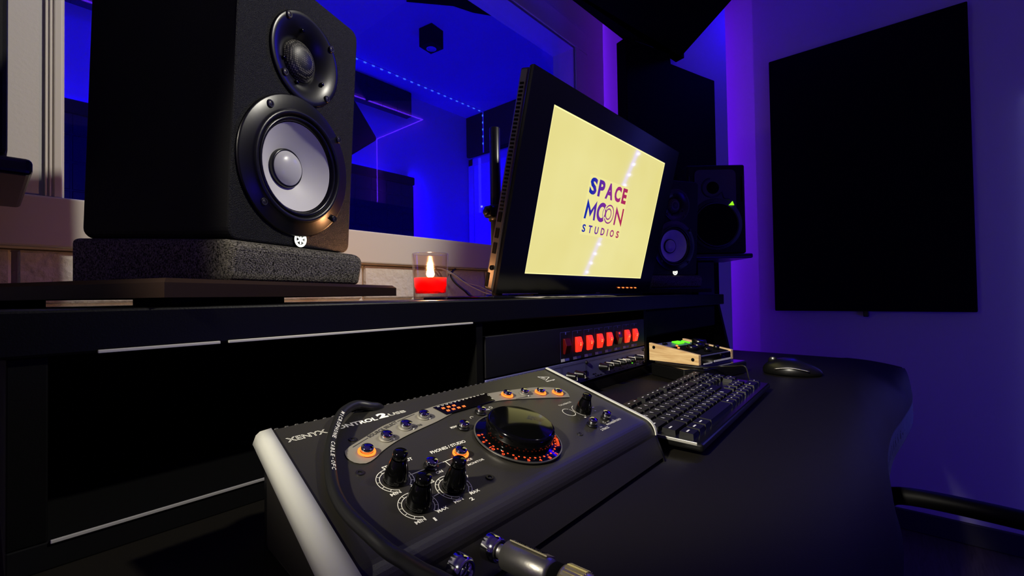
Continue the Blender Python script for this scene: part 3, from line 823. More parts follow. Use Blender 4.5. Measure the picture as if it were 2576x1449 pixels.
# black side cheeks below the silver edges
for s in (0, 1):
    b = nb()
    if s == 0:
        lo = [(.001, .0), (-.150, .0), (-.150, .022)] ; 
        v = []
        q = [(.004, .001, 0.), (.004, .001, HB-.002), (-.008, -.130*cs, HB-.130*sn-.003), (-.012, -.172*cs, HB-.178*sn-.008), (-.012, -.172, .012), (-.008, -.168, 0.)]
        r_ = [(.008, p[1], p[2]) for p in q]
        va = [b.verts.new(p) for p in q]; vb_ = [b.verts.new(p) for p in r_]
        b.faces.new(va); b.faces.new(vb_[::-1])
        for i in range(6): b.faces.new((va[i], va[(i+1) % 6], vb_[(i+1) % 6], vb_[i]))
    else:
        prism(b, [(.001, 0), (.001, HB+.001)] + [(y, z+.001) for y, z in nose] + [(-.148, .0)], .327, .3305, YZ)
    mk('end_cheek', b, M['plastic'], ct)
# silver edge strips
b = nb()
prev = None
for k in range(15):
    t_ = k/14; v = .0002+.178*t_; uL = -.0002-.0200*t_; uR = .0080-.0158*t_
    drop = max(0, (v-.160))*.6
    sec = [P(uL-.0028, v, -.0075-drop), P(uL-.0014, v, -.0012-drop), P(uL+.0010, v, .0012-drop), P(uR, v, .0020-drop), P(uR+.0004, v, -.0030-drop), P(uR-.003, v, -.0080-drop)]
    cur = [b.verts.new(p) for p in sec]
    if prev:
        for i in range(6): b.faces.new((prev[i], prev[(i+1) % 6], cur[(i+1) % 6], cur[i])).smooth = i < 3
    else: b.faces.new(cur[::-1])
    prev = cur
b.faces.new(prev)
mk('edge_trim', b, M['ctlcheek'], ct, label='wide silver edge strip')
b = nb()
pts = [PM.inverted() @ Vector((0, y, z)) for y, z in nose]
line = [(.0, .0012)] + [(-p.y, p.z+.0012) for p in pts]
for (v0, h0), (v1, h1) in zip(line[:-1], line[1:]):
    b.faces.new([b.verts.new(P(u, v, h)) for u, v, h in ((.3265, v0, h0), (.3300, v0, h0), (.3300, v1, h1), (.3265, v1, h1))])
bmesh.ops.remove_doubles(b, verts=b.verts[:], dist=1e-5); bmesh.ops.solidify(b, geom=b.faces[:], thickness=.0012)
mk('edge_trim', b, M['ctlcheek'], ct, label='thin silver edge strip')
# rear lip with small teeth
b = nb()
for k in range(44): box(b, (.012+k*.0070, .0008, HB-.0006), (.0030, .0018, .0022), bev=.0006, seg=1)
mk('rear_beading', b, M['ctl'], ct)
# arched grey band
cx_, cy_, = .172, .400                                  # big circle through the band
outer = [(.0440, .0425), (.0610, .0360), (.0778, .0294), (.100, .0248), (.130, .0205), (.170, .0190), (.2103, .0215), (.245, .0265), (.2703, .0318), (.2850, .0378), (.2955, .0462), (.2945, .0560), (.2873, .0640)]
inner = [(.2780, .0610), (.2474, .0500), (.2240, .0425), (.2011, .0368), (.170, .0350), (.145, .0368), (.1226, .0420), (.100, .0460), (.0776, .0512), (.0610, .0575), (.0520, .0625), (.0434, .0648), (.0372, .0600), (.0362, .0520), (.0385, .0460)]
oc = [(p.x, -p.y) for p in spline([(*o, 0) for o in outer], 4)]; ic = [(p.x, -p.y) for p in spline([(*o, 0) for o in inner], 4)]
def resample(pts, n):
    L_ = [0]
    for p, q in zip(pts[:-1], pts[1:]): L_.append(L_[-1]+math.dist(p, q))
    out = []; i = 0
    for k in range(n+1):
        d = L_[-1]*k/n
        while i < len(pts)-2 and L_[i+1] < d: i += 1
        t = (d-L_[i])/max(L_[i+1]-L_[i], 1e-9); out.append((pts[i][0]+(pts[i+1][0]-pts[i][0])*t, pts[i][1]+(pts[i+1][1]-pts[i][1])*t))
    return out
ro, ri = resample(oc, 70), resample(ic[::-1], 70)
b = nb(); gv = [[b.verts.new(PM @ Vector((q[0], q[1], .0007))) for q in (a_, c_)] for a_, c_ in zip(ro, ri)]
for g0, g1 in zip(gv[:-1], gv[1:]): b.faces.new((g0[0], g0[1], g1[1], g1[0]))
mk('control_band', b, M['ctlgrey'], ct, label='arched grey band')
# level display
b = nb(); prism(b, [(.1335, -.0218), (.1365, -.0372), (.1990, -.0360), (.2025, -.0202)], .0007, .0014, PM, bev=.0005); ds = mk('level_display', b, M['displ'], ct)
b = nb()
for r_, (n_, vv) in enumerate(((3, .0275), (4, .0325))):
    for k in range(n_):
        u = .1405+k*.0062+r_*.0015
        for e in (-.0012, .0006):
            flat(b, [(u+e, -vv-.0013), (u+e+.0012, -vv-.0013), (u+e+.0012, -vv+.0013), (u+e, -vv+.0013)][::(1 if not (k == 3 and e > 0) else 1)], PM, .0017)
mk('level_segments', b, M['orange'], ds)
b = nb()
for k, s in enumerate(('30', '24', '18', '12', '9', '6', '3', '0', '3', '6', '10', 'CLIP')):
    u = .1372+k*.0051; text(b, s, u, u+(.0026 if s != 'CLIP' else .0055), -.0241+.0002*k, -.0226+.0002*k, PM, z=.0016)
text(b, 'L', .1995, .2008, -.0262, -.0240, PM, z=.0016); text(b, 'R', .1980, .1995, -.0335, -.0312, PM, z=.0016)
mk('scale_print', b, M['white'], ds)
# push buttons
def push(u, v, lit=False, h=.0052, r=.0043):
    b = nb(); cyl(b, .0053, 0, .0010, T(P(u, v, .0006)) @ RX(17.5), 24); sk = mk('push_button', b, M['ctlgrey'] if v < .056 and not .12 < u < .2 else M['plastic'], ct)
    b = nb(); Mc = T(P(u, v, .0006)) @ RX(17.5); cyl(b, r, .001, h, Mc, 28, .0005); lathe(b, [(r-.0004, h), (r*.7, h+.00035), (r*.35, h+.0006), (0, h+.0007)], Mc, 28); mk('cap', b, M['btn'], sk)
    if lit:
        b = nb(); ringz(b, .0046, .0061, .0009, .0018, T(P(u, v, .0006)) @ RX(17.5), 32); mk('light_ring', b, M['orangering'], sk, label='glowing orange ring')
push(.0500, .0545, True); push(.0712, .0455); push(.0928, .0388); push(.1160, .0317)
push(.2195, .0328, True); push(.2418, .0372); push(.2610, .0435, True); push(.2805, .0522, True)
push(.1362, .0595); push(.1685, .0468); push(.1075, .0880, True); push(.0796, .0885)
push(.2548, .1125, h=.007); push(.2838, .1110, h=.007)
# knobs
def knob(u, v, hh, a):
    Mk = T(P(u, v, .0004)) @ RX(17.5)
    b = nb(); lathe(b, [(.0079, 0), (.0081, .0012), (.0078, .0040), (.0070, .0080), (.0057, hh*.62), (.0048, hh*.74)], Mk, 28)
    cyl(b, .0047, hh*.76, hh, Mk, 28, .0006)
    k_ = mk('knob', b, M['gloss'], ct)
    b = nb(); tube(b, [Mk @ Vector((.0089*math.cos(a), .0089*math.sin(a), .003)), Mk @ Vector((.0060*math.cos(a), .0060*math.sin(a), hh*.7))], .00025, 5); mk('pointer', b, M['rubber'], k_)
K3 = [(.0508, .0885), (.0490, .1155), (.0792, .1135)]
for u, v in K3: knob(u, v, .0205, -1.3)
knob(.2735, .0905, .0185, -2.0)
# volume dial
du, dv = .1673, .0933
DM = T(P(du, dv, .0004)) @ RX(17.5)
b = nb(); lathe(b, [(.0372, 0), (.0372, .0016), (.0362, .0022), (0, .0022)], DM, 72); sk = mk('volume_skirt', b, M['gloss'], ct)
b = nb(); lathe(b, [(.0275, .0022), (.0283, .004), (.0288, .0125), (.0280, .0148), (.0268, .0155), (.0258, .0156)], DM, 72); lathe(b, [(r_, .0156+math.sqrt(.135**2-r_*r_)-math.sqrt(.135**2-.0258**2)) for r_ in (.0258, .021, .016, .011, .006, 0)], DM, 72); mk('volume_dial', b, M['gloss'], ct)
b = nb()
for k in range(33):
    a = math.radians(205-k*10.4 if False else 150+k*8.0)
    rr = .0315; s_ = .00075 if k % 2 else .00095
    flat(b, arc(rr*math.cos(a), rr*math.sin(a), s_, 0, 324, 9), DM, .0026)
nums = ['5', '6', '10', '12', '15', '18', '24', '30', '40']
for k, s in enumerate(['8', '6', '10', '0', '2', '5', '4', '1', '2']):
    a = math.radians(152+k*16.5)
    m2 = DM @ T((.0347*math.cos(a), .0347*math.sin(a), 0)) @ Matrix.Rotation(a+PI/2, 4, 'Z')
    text(b, s, -.0012*len(s), .0012*len(s), -.0014, .0014, m2, bold=.03, z=.0026)
for k, s in enumerate(['30', '50', '20', '10']):
    a = math.radians(352-k*9)
    m2 = DM @ T((.0340*math.cos(a), .0340*math.sin(a), 0)) @ Matrix.Rotation(a+PI/2, 4, 'Z')
    text(b, s, -.0022, .0022, -.0013, .0013, m2, bold=.03, z=.0026)
a = math.radians(315); m2 = DM @ T((.0333*math.cos(a), .0333*math.sin(a), 0)) @ Matrix.Rotation(a+PI/2, 4, 'Z')
text(b, 'Volume', -.0060, .0060, -.0018, .0014, m2, bold=.03, z=.0026)
m3 = DM @ T((.0298*math.cos(a), .0298*math.sin(a), 0)) @ Matrix.Rotation(a+PI/2, 4, 'Z')
stroke(b, [(-.0055, .0012), (.0055, .0012)], .0006, m3, .0026)
mk('dial_print', b, M['dialred'], sk, label='glowing red dial figures')
b = nb(); ringz(b, .0364, .0374, .0014, .0023, DM, 72); mk('skirt_rim', b, M['darkchrome'], sk)
# white print
b = nb()
def pt_(s, u0, u1, v0, v1, bold=.0, m=PM): text(b, s, u0, u1, -v1, -v0, m, bold)
text(b, 'XENYX', .0118, .0398, -.0195, -.0142, PM, outline=.02)
pt_('CONTROL', .0425, .0815, .0140, .0190, .035); pt_('2', .0830, .0918, .0108, .0182, .06)
text(b, 'USB', .0928, .1092, -.0178, -.0140, PM, outline=.02)
mk('name_lettering', b, M['white'], ct); b = nb()
pt_('PHONES / STUDIO', .0900, .1240, .0735, .0768, .02); pt_('ON', .0782, .0838, .0950, .0975, .02)
pt_('SOURCE', .1000, .1125, .0945, .0966, .01); pt_('MONITOR', .1040, .1200, .0993, .1013, .01)
pt_('STUDIO OUT', .0500, .0742, .0728, .0758, .02); pt_('PHONES', .0560, .0718, .1000, .1030, .02)
mk('section_lettering', b, M['white'], ct)
for (u, v), (mn, mx) in zip(K3, (((.0400, .0995), (.0555, .1000)), ((.0385, .1268), (.0552, .1262)), ((.0695, .1250), (.0840, .1245)))):
    b = nb(); pt_('MIN', mn[0], mn[0]+.0072, mn[1]-.0012, mn[1]+.0014, .02); pt_('MAX', mx[0], mx[0]+.0080, mx[1]-.0014, mx[1]+.0012, .02)
    for rr in (.0122, .0100):
        stroke(b, arc(u, -v, rr, -110, -418, 34), .0005, PM)
    for k in range(12):
        a = math.radians(-110-k*28); stroke(b, [(u+.0100*math.cos(a), -v+.0100*math.sin(a)), (u+.0122*math.cos(a), -v+.0122*math.sin(a))], .0004, PM)
    mk('knob_scale', b, M['white'], ct)
b = nb()
pt_('1', .0494, .0508, .1288, .1318, .0); pt_('2', .0800, .0828, .1272, .1300, .03)
stroke(b, [(.0635, -.0890), (.0738, -.0888)], .0006, PM); stroke(b, [(.0855, -.0884), (.0925, -.0886), (.1000, -.0884)], .0006, PM)
stroke(b, [(.0925, -.0886), (.0925, -.0965), (.0900, -.1010)], .0006, PM); stroke(b, [(.0940, -.1065), (.0955, -.1090), (.0940, -.1110)], .0006, PM)
stroke(b, [(.0622, -.1140), (.0672, -.1135)], .0006, PM)
flat(b, arc(.1005, -.1000, .0008, 0, 330, 10), PM)
mk('signal_lines', b, M['white'], ct); b = nb()
pt_('MONO', .1265, .1338, .0535, .0560, .02); pt_('MUTE', .1745, .1820, .0440, .0462, .02)
stroke(b, arc(.1855, -.0432, .0016, 0, 360, 14), .0004, PM)
stroke(b, arc(.1555, -.0500, .0020, 20, 200, 10), .0004, PM)
mk('mute_lettering', b, M['white'], ct); b = nb()
pt_('TALKBACK', .2575, .2795, .0700, .0724, .0)
stroke(b, arc(.2557, -.0850, .0066, 0, 360, 28), .0009, PM)
stroke(b, arc(.2745, -.0890, .0110, 100, 230, 18), .0006, PM)
stroke(b, [(.2660, -.0915), (.2690, -.0905)], .0006, PM); flat(b, [(.2865, -.0968), (.2895, -.0968), (.2895, -.0953), (.2865, -.0953)], PM); flat(b, [(.2625, -.1000), (.2650, -.1000), (.2650, -.0985), (.2625, -.0985)], PM)
flat(b, [(.2905, -.0915), (.2950, -.0915), (.2950, -.0893), (.2905, -.0893)], PM)
mk('talkback_marks', b, M['white'], ct); b = nb()
pt_('TO', .2600, .2640, .1170, .1192, .01); pt_('2-TRACK', .2560, .2700, .1210, .1238, .02)
pt_('TO', .2860, .2900, .1150, .1172, .01); pt_('PHONES/STUDIO', .2720, .3000, .1180, .1204, .02)
stroke(b, arc(.2740, -.1150, .0014, 40, 320, 12), .0004, PM); stroke(b, [(.2790, -.1155), (.2820, -.1160)], .0005, PM)
mk('routing_lettering', b, M['white'], ct); b = nb()
tri = [(.2960, -.0120), (.3110, -.0180), (.2985, -.0225)]
stroke(b, tri, .0008, PM, closed=True); stroke(b, arc(.3005, -.0175, .0022, -60, 150, 12), .0006, PM); stroke(b, arc(.3005, -.0175, .0010, 0, 360, 10), .0005, PM)
pt_('behringer', .2960, .3125, .0240, .0270, .03)
mk('maker_logo', b, M['white'], ct)
b = nb()
for k in range(5):
    t_ = -.0045+k*.00225; L_ = math.sqrt(max(.0059**2-t_**2, 0))
    stroke(b, [(.2557+t_, -.0850-L_), (.2557+t_, -.0850+L_)], .0014, PM, .0005); stroke(b, [(.2557-L_, -.0850+t_), (.2557+L_, -.0850+t_)], .0006, PM, .0005)
mk('microphone_grille', b, M['darkprint'], ct); b = nb()
stroke(b, [(.0452, -.0445), (.0600, -.0390)], .0004, PM, .0010); stroke(b, [(.0925, -.0285), (.1120, -.0245)], .0004, PM, .0010)
mk('bracket_lines', b, M['darkprint'], ct); b = nb()
Msr = PM @ T((.0610, -.0385, 0)) @ RZ(17)
text(b, 'SOURCE SELECT', 0, .0320, -.0010, .0020, Msr, bold=.01, z=.0011)
for s, u, v, w_ in (('1', .0560, .0555, .0012), ('2', .0775, .0468, .002), ('3/USB', .0975, .0420, .010), ('4', .1215, .0345, .002)):
    text(b, s, u, u+w_, -v, -v+.0024, PM @ T((0, 0, 0)), bold=.01, z=.0011)
flat(b, arc(.1015, -.0330, .0016, 0, 330, 12), PM, .0011)
stroke(b, [(.2125, -.0285), (.2290, -.0300)], .0005, PM, .0011); stroke(b, [(.2230, -.0420), (.2440, -.0440)], .0005, PM, .0011); stroke(b, [(.2480, -.0345), (.2700, -.0405)], .0005, PM, .0011)
mk('band_lettering', b, M['darkprint'], ct)
for u, v in ((.0505, .0350), (.0355, .0712), (.1082, .1185), (.2291, .1158), (.0835, .1150)):
    b = nb(); Ms = T(P(u, v, 0)) @ RX(17.5); ringz(b, .0014, .0028, 0, .0007, Ms, 18); cyl(b, .0014, 0, .0003, Ms, 12); mk('screw', b, M['screw'], ct)
for u, v in ((.0755, .0490), (.0975, .0405+.003), (.1190, .0362), (.2420, .0430), (.0795, .0975-.004)):
    b = nb(); cyl(b, .0008, 0, .0006, T(P(u, v, .0008)) @ RX(17.5), 10); mk('pinhole_light', b, M['white'], ct)
# headphone sockets in the front
YFACE = -.147
for x in (.0475, .0735):
    Mj = T((x, YFACE, .0225)) @ RX(90)
    b = nb(); lathe(b, [(.0042, -.002), (.0042, .0060), (.0056, .0072), (.0068, .0060), (.0074, .0030), (.0076, 0), (.0076, -.002)], Mj, 36); mk('socket_nut', b, M['chrome'], ct)
# plug with its lead, in the far socket
PX = CO.x+.0735
pg = thing('jack_plug', 'chrome plug with a ribbed gold collar in the controller front', 'plug', (PX, CO.y+YFACE-.008, DZ+.0225), RX(90))
b = nb(); cyl(b, .0040, -.012, .004, seg=20); cyl(b, .0078, .003, .036, seg=36, bev=.0018); body = mk('barrel', b, M['darkchrome'], pg)
LB = RZ(118) 
b = nb(); Lm = Matrix.Rotation(math.radians(62), 4, 'Z') @ T((.0079, 0, .0195)) @ RY(90)
box(b, (0, 0, 0), (.026, .0085, .0008), T((0, 0, 0)) @ Matrix.Rotation(math.radians(62), 4, 'Z') @ T((.0079, 0, .0195)) @ RY(90), bev=.0002)
mk('name_plate', b, M['gold'], body)
b = nb()
random.seed(5)
for k in range(15):
    zz = .0095+k*.0013; hgt = random.uniform(.002, .0034)
    box(b, (0, 0, 0), (.0005, hgt*2, .0004), Matrix.Rotation(math.radians(62), 4, 'Z') @ T((.0085, 0, zz)) @ RY(90))
for k in range(5): cyl(b, .0005, 0, .0006, Matrix.Rotation(math.radians(22), 4, 'Z') @ T((.0077, 0, .010+k*.0048)) @ RY(90), 8)
mk('engraving', b, M['darkprint'], body)
b = nb(); cyl(b, .0074, .036, .0430, seg=32, bev=.001); mk('spacer_ring', b, M['foamblack'], pg)
b = nb(); lathe(b, [(0, .043), (.0080, .043), (.0086, .0445), (.0086, .0570), (.0080, .0585), (.0066, .0640), (0, .0640)], I4, 48)
for k in range(26):
    a = 2*PI*k/26; box(b, (.0088, 0, .0508), (.0010, .0012, .0115), Matrix.Rotation(a, 4, 'Z'))
mk('ribbed_collar', b, M['gold'], pg)
b = nb(); tube(b, spline([(0, 0, .063), (0, 0, .085), (.01, -.01, .11), (.03, -.03, .13)], 5), .0034); mk('lead', b, M['cable'], pg)

# microphone cable lying over the controller
cpts = [(.262, .400, -.140), (.240, .352, -.112), (.2180, .336, -.093), (.2055, .3322, -.0880), (.1933, .3325, -.0847), (.1766, .3225, -.0858), (.1651, .3104, -.0906), (.1536, .2959, -.0963), (.1453, .2821, -.1017), (.1353, .2597, -.1093), (.1313, .2451, -.1139), (.1292, .2293, -.1173), (.1287, .2092, -.1205), (.1289, .1938, -.1232), (.1279, .178, -.1222), (.1231, .160, -.1179), (.1173, .140, -.1117), (.1120, .118, -.108), (.108, .09, -.118), (.106, .06, -.150), (.106, .03, -.1660), (.110, -.02, -.1660+.03)]
cpts[-1] = (.106, .012, -.1662)
cp = spline(cpts, 9)
b = nb(); tube(b, cp, .0037, 14)
mc = mk('microphone_cable', b, M['cable']); tag(mc, 'thick black cable with white lettering across the controller', 'cable')
b = nb()
msg = 'MICROPHONE CABLE-OFC'
L = [0]
for a, c in zip(cp[:-1], cp[1:]): L.append(L[-1]+(c-a).length)
i0 = 9*5+3
def at(s):
    for i in range(len(L)-1):
        if L[i+1] >= s: 
            t = (s-L[i])/(L[i+1]-L[i]); return cp[i].lerp(cp[i+1], t), (cp[i+1]-cp[i]).normalized()
    return cp[-1], (cp[-1]-cp[-2]).normalized()
s = L[i0]; view = Vector((.10, -.62, .55)).normalized()
for ch in msg:
    p, t = at(s); nrm = (view-t*view.dot(t)).normalized(); sd = nrm.cross(t)
    Mx = Matrix(((t.x, sd.x, nrm.x, p.x), (t.y, sd.y, nrm.y, p.y), (t.z, sd.z, nrm.z, p.z), (0, 0, 0, 1)))
    wd, ht = (.0003, .0014) if ch == 'I' else (.0007, .0003) if ch == '-' else (.0012, .0014)
    if ch != ' ': text(b, ch, -wd, wd, -ht, ht, Mx, bold=.02, z=.00385)
    s += .0034
mk('lettering', b, M['white'], mc)

# ------------------------------------------------------------------ keyboard
kb = thing('keyboard', 'black computer keyboard lying on the desk', 'keyboard', (.482, .160, DZ), RZ(2.4) @ RX(2.2))
b = nb(); KL, KD = .395, .132
prism(b, [(0, 0), (KL, 0), (KL, KD), (0, KD)], .0055, .0145, bev=.003, seg=3)
mk('case', b, M['kbd'], kb)
b = nb(); bx(b, -.0003, .0012, .006, .126, .0118, .0150, bev=.0004); mk('edge_trim', b, M['alu'], kb, label='pale strip on the short edge')  # pale strip stands in for light along the case edge
b = nb(); bx(b, .002, .05, .118, .130, -.004, .004); bx(b, .36, .42, .118, .130, -.004, .004); mk('riser_foot', b, M['plastic'], kb)
b = nb(); bl = nb(); pit = .0187
def key(u, v, w, d=.0160):
    c = bmesh.new(); x0, x1, y0, y1 = u+.0010, u+w-.0010, v, v+d
    lo = [c.verts.new(q) for q in ((x0, y0, .0135), (x1, y0, .0135), (x1, y1, .0135), (x0, y1, .0135))]
    hi = [c.verts.new(q) for q in ((x0+.0012, y0+.0012, .0198), (x1-.0012, y0+.0012, .0198), (x1-.0012, y1-.0008, .0205), (x0+.0012, y1-.0008, .0205))]
    c.faces.new(hi)
    for i in range(4): c.faces.new((lo[i], lo[(i+1) % 4], hi[(i+1) % 4], hi[i]))
    merge(b, c)
rows = [('', [1.25, 1.25, 1.25, 5.6, 1.25, 1, 1, 1, .3, 1, 1, 1, .3, 2, 1]),
        ('  ZXCVBNM,.-', [2.2, 1, 1, 1, 1, 1, 1, 1, 1, 1, 1, 2.0, .3, 0, 1, 0, .3, 1, 1, 1]),
        (' ASDFGHJKL;', [1.75]+[1]*11+[2.2, .3, 3, .3, 1, 1, 1]),
        (' QWERTYUIOP[', [1.5]+[1]*12+[1.5, .3, 1, 1, 1, .3, 1, 1, 1]),
        ('`1234567890-=', [1]*13+[2, .3, 1, 1, 1, .3, 1, 1, 1])]
random.seed(11)
for r_, (leg, ws) in enumerate(rows):
    u = .008; v = .012+r_*.0190; tot = sum(ws)
    for i, w_ in enumerate(ws):
        w_m = w_*(KL-.016)/tot if False else w_*.01845
        if u+w_m > KL-.006: break
        if w_ >= .9 and not (r_ == 2 and w_ == 3): key(u, v, w_m)
        if w_ >= .9 and w_ < 5 and not (r_ == 2 and w_ == 3):
            ch = leg[i] if i < len(leg) and leg[i] != ' ' else None
            if ch: text(bl, ch, u+.0045, u+.0078, v+.0065, v+.0115, bold=.02, z=.0207)
            elif w_ > 1.1: flat(bl, [(u+.004, v+.0075), (u+.0125, v+.0075), (u+.0125, v+.0093), (u+.004, v+.0093)], z=.0207)
            else: flat(bl, [(u+.005, v+.0075), (u+.009, v+.0075), (u+.009, v+.0095), (u+.005, v+.0095)], z=.0207)
        u += w_m
u = .008
for grp in ((1, 0), (4, .5), (4, .5), (4, .5), (3, .3), (4, .3)):
    u += grp[1]*.0187
    for k in range(grp[0]):
        if u+.0187 > KL-.006: break
        key(u, .110, .0187, .0135); flat(bl, [(u+.005, .116), (u+.010, .116), (u+.010, .1178), (u+.005, .1178)], z=.0207); u += .0187
kc = mk('keycaps', b, M['keys'], kb); kc.data.materials.append(M['legend'])
bmesh.ops.recalc_face_normals(bl, faces=bl.faces)
b = nb(); b.from_mesh(kc.data); nk = len(b.faces); merge(b, bl); b.faces.ensure_lookup_table()
for f in b.faces[nk:]: f.material_index = 1
b.to_mesh(kc.data); b.free()
b = nb(); tube(b, spline([(.872, .205, -.156), (.8905, .2125, -.152), (.9022, .219, -.138), (.905, .2255, -.134), (.914, .242, -.1375), (.918, .268, -.1405), (.8985, .290, -.1418), (.892, .315, -.1418), (.8985, .355, -.1418), (.910, .394, -.1418)], 8), .0017)
tag(mk('cable', b, M['cable']), 'thin dark lead curving up behind the keyboard and across in front of the oak unit', 'cable')

# mouse
b = nb()
c = bmesh.new(); bmesh.ops.create_uvsphere(c, u_segments=32, v_segments=20, radius=1)
for v in c.verts:
    x, y, z = v.co
    z2 = max(z, -.25)
    wv_ = .033*(1-.14*y*y)
    v.co = Vector((x*wv_, y*.053, (z2+.25)/1.25*(.034 if y > -.1 else .034+.012*(y+.1))))
for f in c.faces: f.smooth = True
merge(b, c)
ms = thing('computer_mouse', 'black computer mouse at the far end of the desk', 'mouse', (1.085, .178, DZ+.0008), RZ(8))
body = mk('shell', b, M['plastic'], ms)
b = nb(); cyl(b, .009, -.003, .003, T((0, .033, .0255)) @ RY(90), 20, .001); mk('scroll_wheel', b, M['rubber'], ms)
b = nb(); tube(b, spline([(-.034, -.03, .012), (-.0345, 0, .0165), (-.0325, .03, .013)], 6), .0012); mk('side_grip', b, M['darkchrome'], ms)

# wooden-sided unit on a glossy slab
UY = -11
tb = thing('audio_interface', 'flat glossy black box under the wooden-sided unit', 'audio unit', (.9044, .3042, DZ), RZ(UY))
slab = [(-.0098, .1008), (-.0442, .0054), (-.0159, -.0196), (.155, -.020), (.155, .1005)]
b = nb(); prism(b, slab, .001, .0255, bev=.002, seg=3); mk('case', b, M['plastic'], tb)
b = nb(); prism(b, [(.05+(x-.05)*.985, .04+(y-.04)*.975) for x, y in slab], .0255, .0262); mk('top_glass', b, M['tablet'], tb)
for x in (.0, .14):
    for y in (-.01, .09):
        b = nb(); cyl(b, .006, 0, .002, T((x, y, 0)), 12); mk('foot', b, M['rubber'], tb)
un = thing('headphone_mixer', 'small sloped unit with pale oak sides and lit controls', 'audio unit', (.9044, .3042, -.1437), RZ(UY))
WU, DU = .138, .112; hf, hb = .0232, .0400
side = [(0, .003), (DU, .003), (DU, hb), (0, hf)]
for x0, x1 in ((0, .009), (WU-.009, WU)):
    b = nb(); prism(b, side, x0, x1, YZ, bev=.0008); sd_ = mk('wood_side', b, M['wood'], un)
    if x0 == 0:
        for y, z in ((.012, .0135), (.100, .0310)):
            b = nb(); cyl(b, .0034, -.0002, .0008, T((0, y, z)) @ RY(-90), 16); mk('screw', b, M['foamblack'], sd_)
b = nb(); prism(b, [(.001, .0), (DU-.002, .0), (DU-.002, hb-.004), (.001, hf-.003)], .009, WU-.009, YZ); mk('chassis', b, M['rackgrey'], un)
us = math.atan2(hb-hf, DU); UP = T((0, 0, hf-.0026)) @ Matrix.Rotation(us, 4, 'X')
b = nb(); bx(b, .012, WU-.012, .004, .072, .0002, .001, UP); mk('dark_panel', b, M['foamblack'], un)
b = nb(); bx(b, .012, WU-.012, -.0002, .001, .002, hf-.004); mk('front_plate', b, M['tablet'], un)
b = nb(); bx(b, .018, .050, -.0008, 0, .003, .0055); bx(b, .058, .126, -.0008, 0, .0042, .0078); mk('front_slots', b, M['label'], un, label='pale slots')  # pale bars stand in for screen reflections on the glossy front
for u, v, r_, h_ in ((.040, .038, .011, .010), (.073, .044, .013, .011), (.106, .060, .015, .013), (.060, .016, .006, .009), (.105, .020, .006, .009)):
    b = nb(); cyl(b, r_, 0, h_, UP @ T((u, v, .0005)), 28, .0015); mk('knob', b, M['rubber'], un)
b = nb(); bx(b, .066, .090, .085, .101, .0005, .003, UP); mk('green_display', b, M['green'], un, label='glowing green display')
b = nb(); bx(b, .102, .105, .080, .100, .0005, .0030, UP); mk('green_meter', b, M['green'], un)
for u, v in ((.024, .058), (.040, .072)):
    b = nb(); cyl(b, .0022, 0, .0030, UP @ T((u, v, .0005)), 12); mk('orange_light', b, M['orange'], un)
for u, v in ((.026, .095), (.035, .095)):
    b = nb(); cyl(b, .003, 0, .003, UP @ T((u, v, .0003)), 14); mk('button', b, M['foamblack'], un)

# chair arm tucked under the desk front
ch = thing('office_chair', 'black chair armrest showing below the desk edge at lower right', 'chair', (.66, -.12, FZ))
b = nb()
arm = spline([(.012, .150, .60), (.012, .150, .665), (.010, .143, .690), (.004, .120, .703), (-.008, .04, .707), (-.018, -.05, .704), (-.03, -.20, .69), (-.035, -.26, .66), (-.035, -.27, .55)], 6)
tube(b, [Vector(p) for p in arm], .0095, 12)
mk('armrest', b, M['padleft'], ch)
b = nb(); bx(b, -.55, .03, -.32, .16, .43, .50, bev=.03, seg=3); mk('seat', b, M['padleft'], ch)
b = nb(); tube(b, [(-.25, -.05, .43), (-.25, -.05, .06)], .028, 12); bx(b, -.045, .03, -.28, -.25, .46, .58, bev=.008); mk('column', b, M['plastic'], ch)
for k in range(5):
    a = 2*PI*k/5+.3
    b = nb(); tube(b, [(-.25, -.05, .09), (-.25+.28*math.cos(a), -.05+.28*math.sin(a), .06)], [.022, .014], 8); lg = mk('base_leg', b, M['plastic'], ch)
    b = nb(); cyl(b, .028, -.012, .012, T((-.25+.28*math.cos(a), -.05+.28*math.sin(a), .028)) @ Matrix.Rotation(a, 4, 'Z') @ RY(90), 16); mk('castor', b, M['rubber'], lg)

# ------------------------------------------------------------------ lights
def light(kind, name, loc, energy, col, size=.1, size_y=None, target=None, **kw):
    l = bpy.data.lights.new(name, kind); l.energy = energy; l.color = col
    if kind == 'AREA':
        l.shape = 'RECTANGLE' if size_y else 'SQUARE'; l.size = size
        if size_y: l.size_y = size_y
    elif kind in ('POINT', 'SPOT'): l.shadow_soft_size = size
    for k, v in kw.items(): setattr(l, k, v)
    o = bpy.data.objects.new(name, l); COL.objects.link(o); o.location = loc
    if target is not None:
        o.rotation_euler = (Vector(target)-Vector(loc)).to_track_quat('-Z', 'Y').to_euler()
    return o
BLUE = (.004, .0, 1.0)
VIO = (.16, .0, 1.0)
# booth: strip behind the low panel shining up the wall and sideways, plus the ceiling strips
light('AREA', 'booth_panel_glow', (.55, 2.645, .80), 14, BLUE, 2.6, .02, target=(.55, 2.60, 2.0))
light('AREA', 'booth_side_glow', (1.965, 2.63, .15), 13, BLUE, .02, 1.4, target=(3.0, 2.62, .15))
light('AREA', 'booth_ceiling_strip', (.6, 2.46, 1.40), 5.0, BLUE, 3.0, .03, target=(.6, 1.9, 0))
light('AREA', 'booth_floor_strip', (1.0, 1.25, .0), 26, BLUE, 2.6, .06, target=(1.2, 2.3, .9))
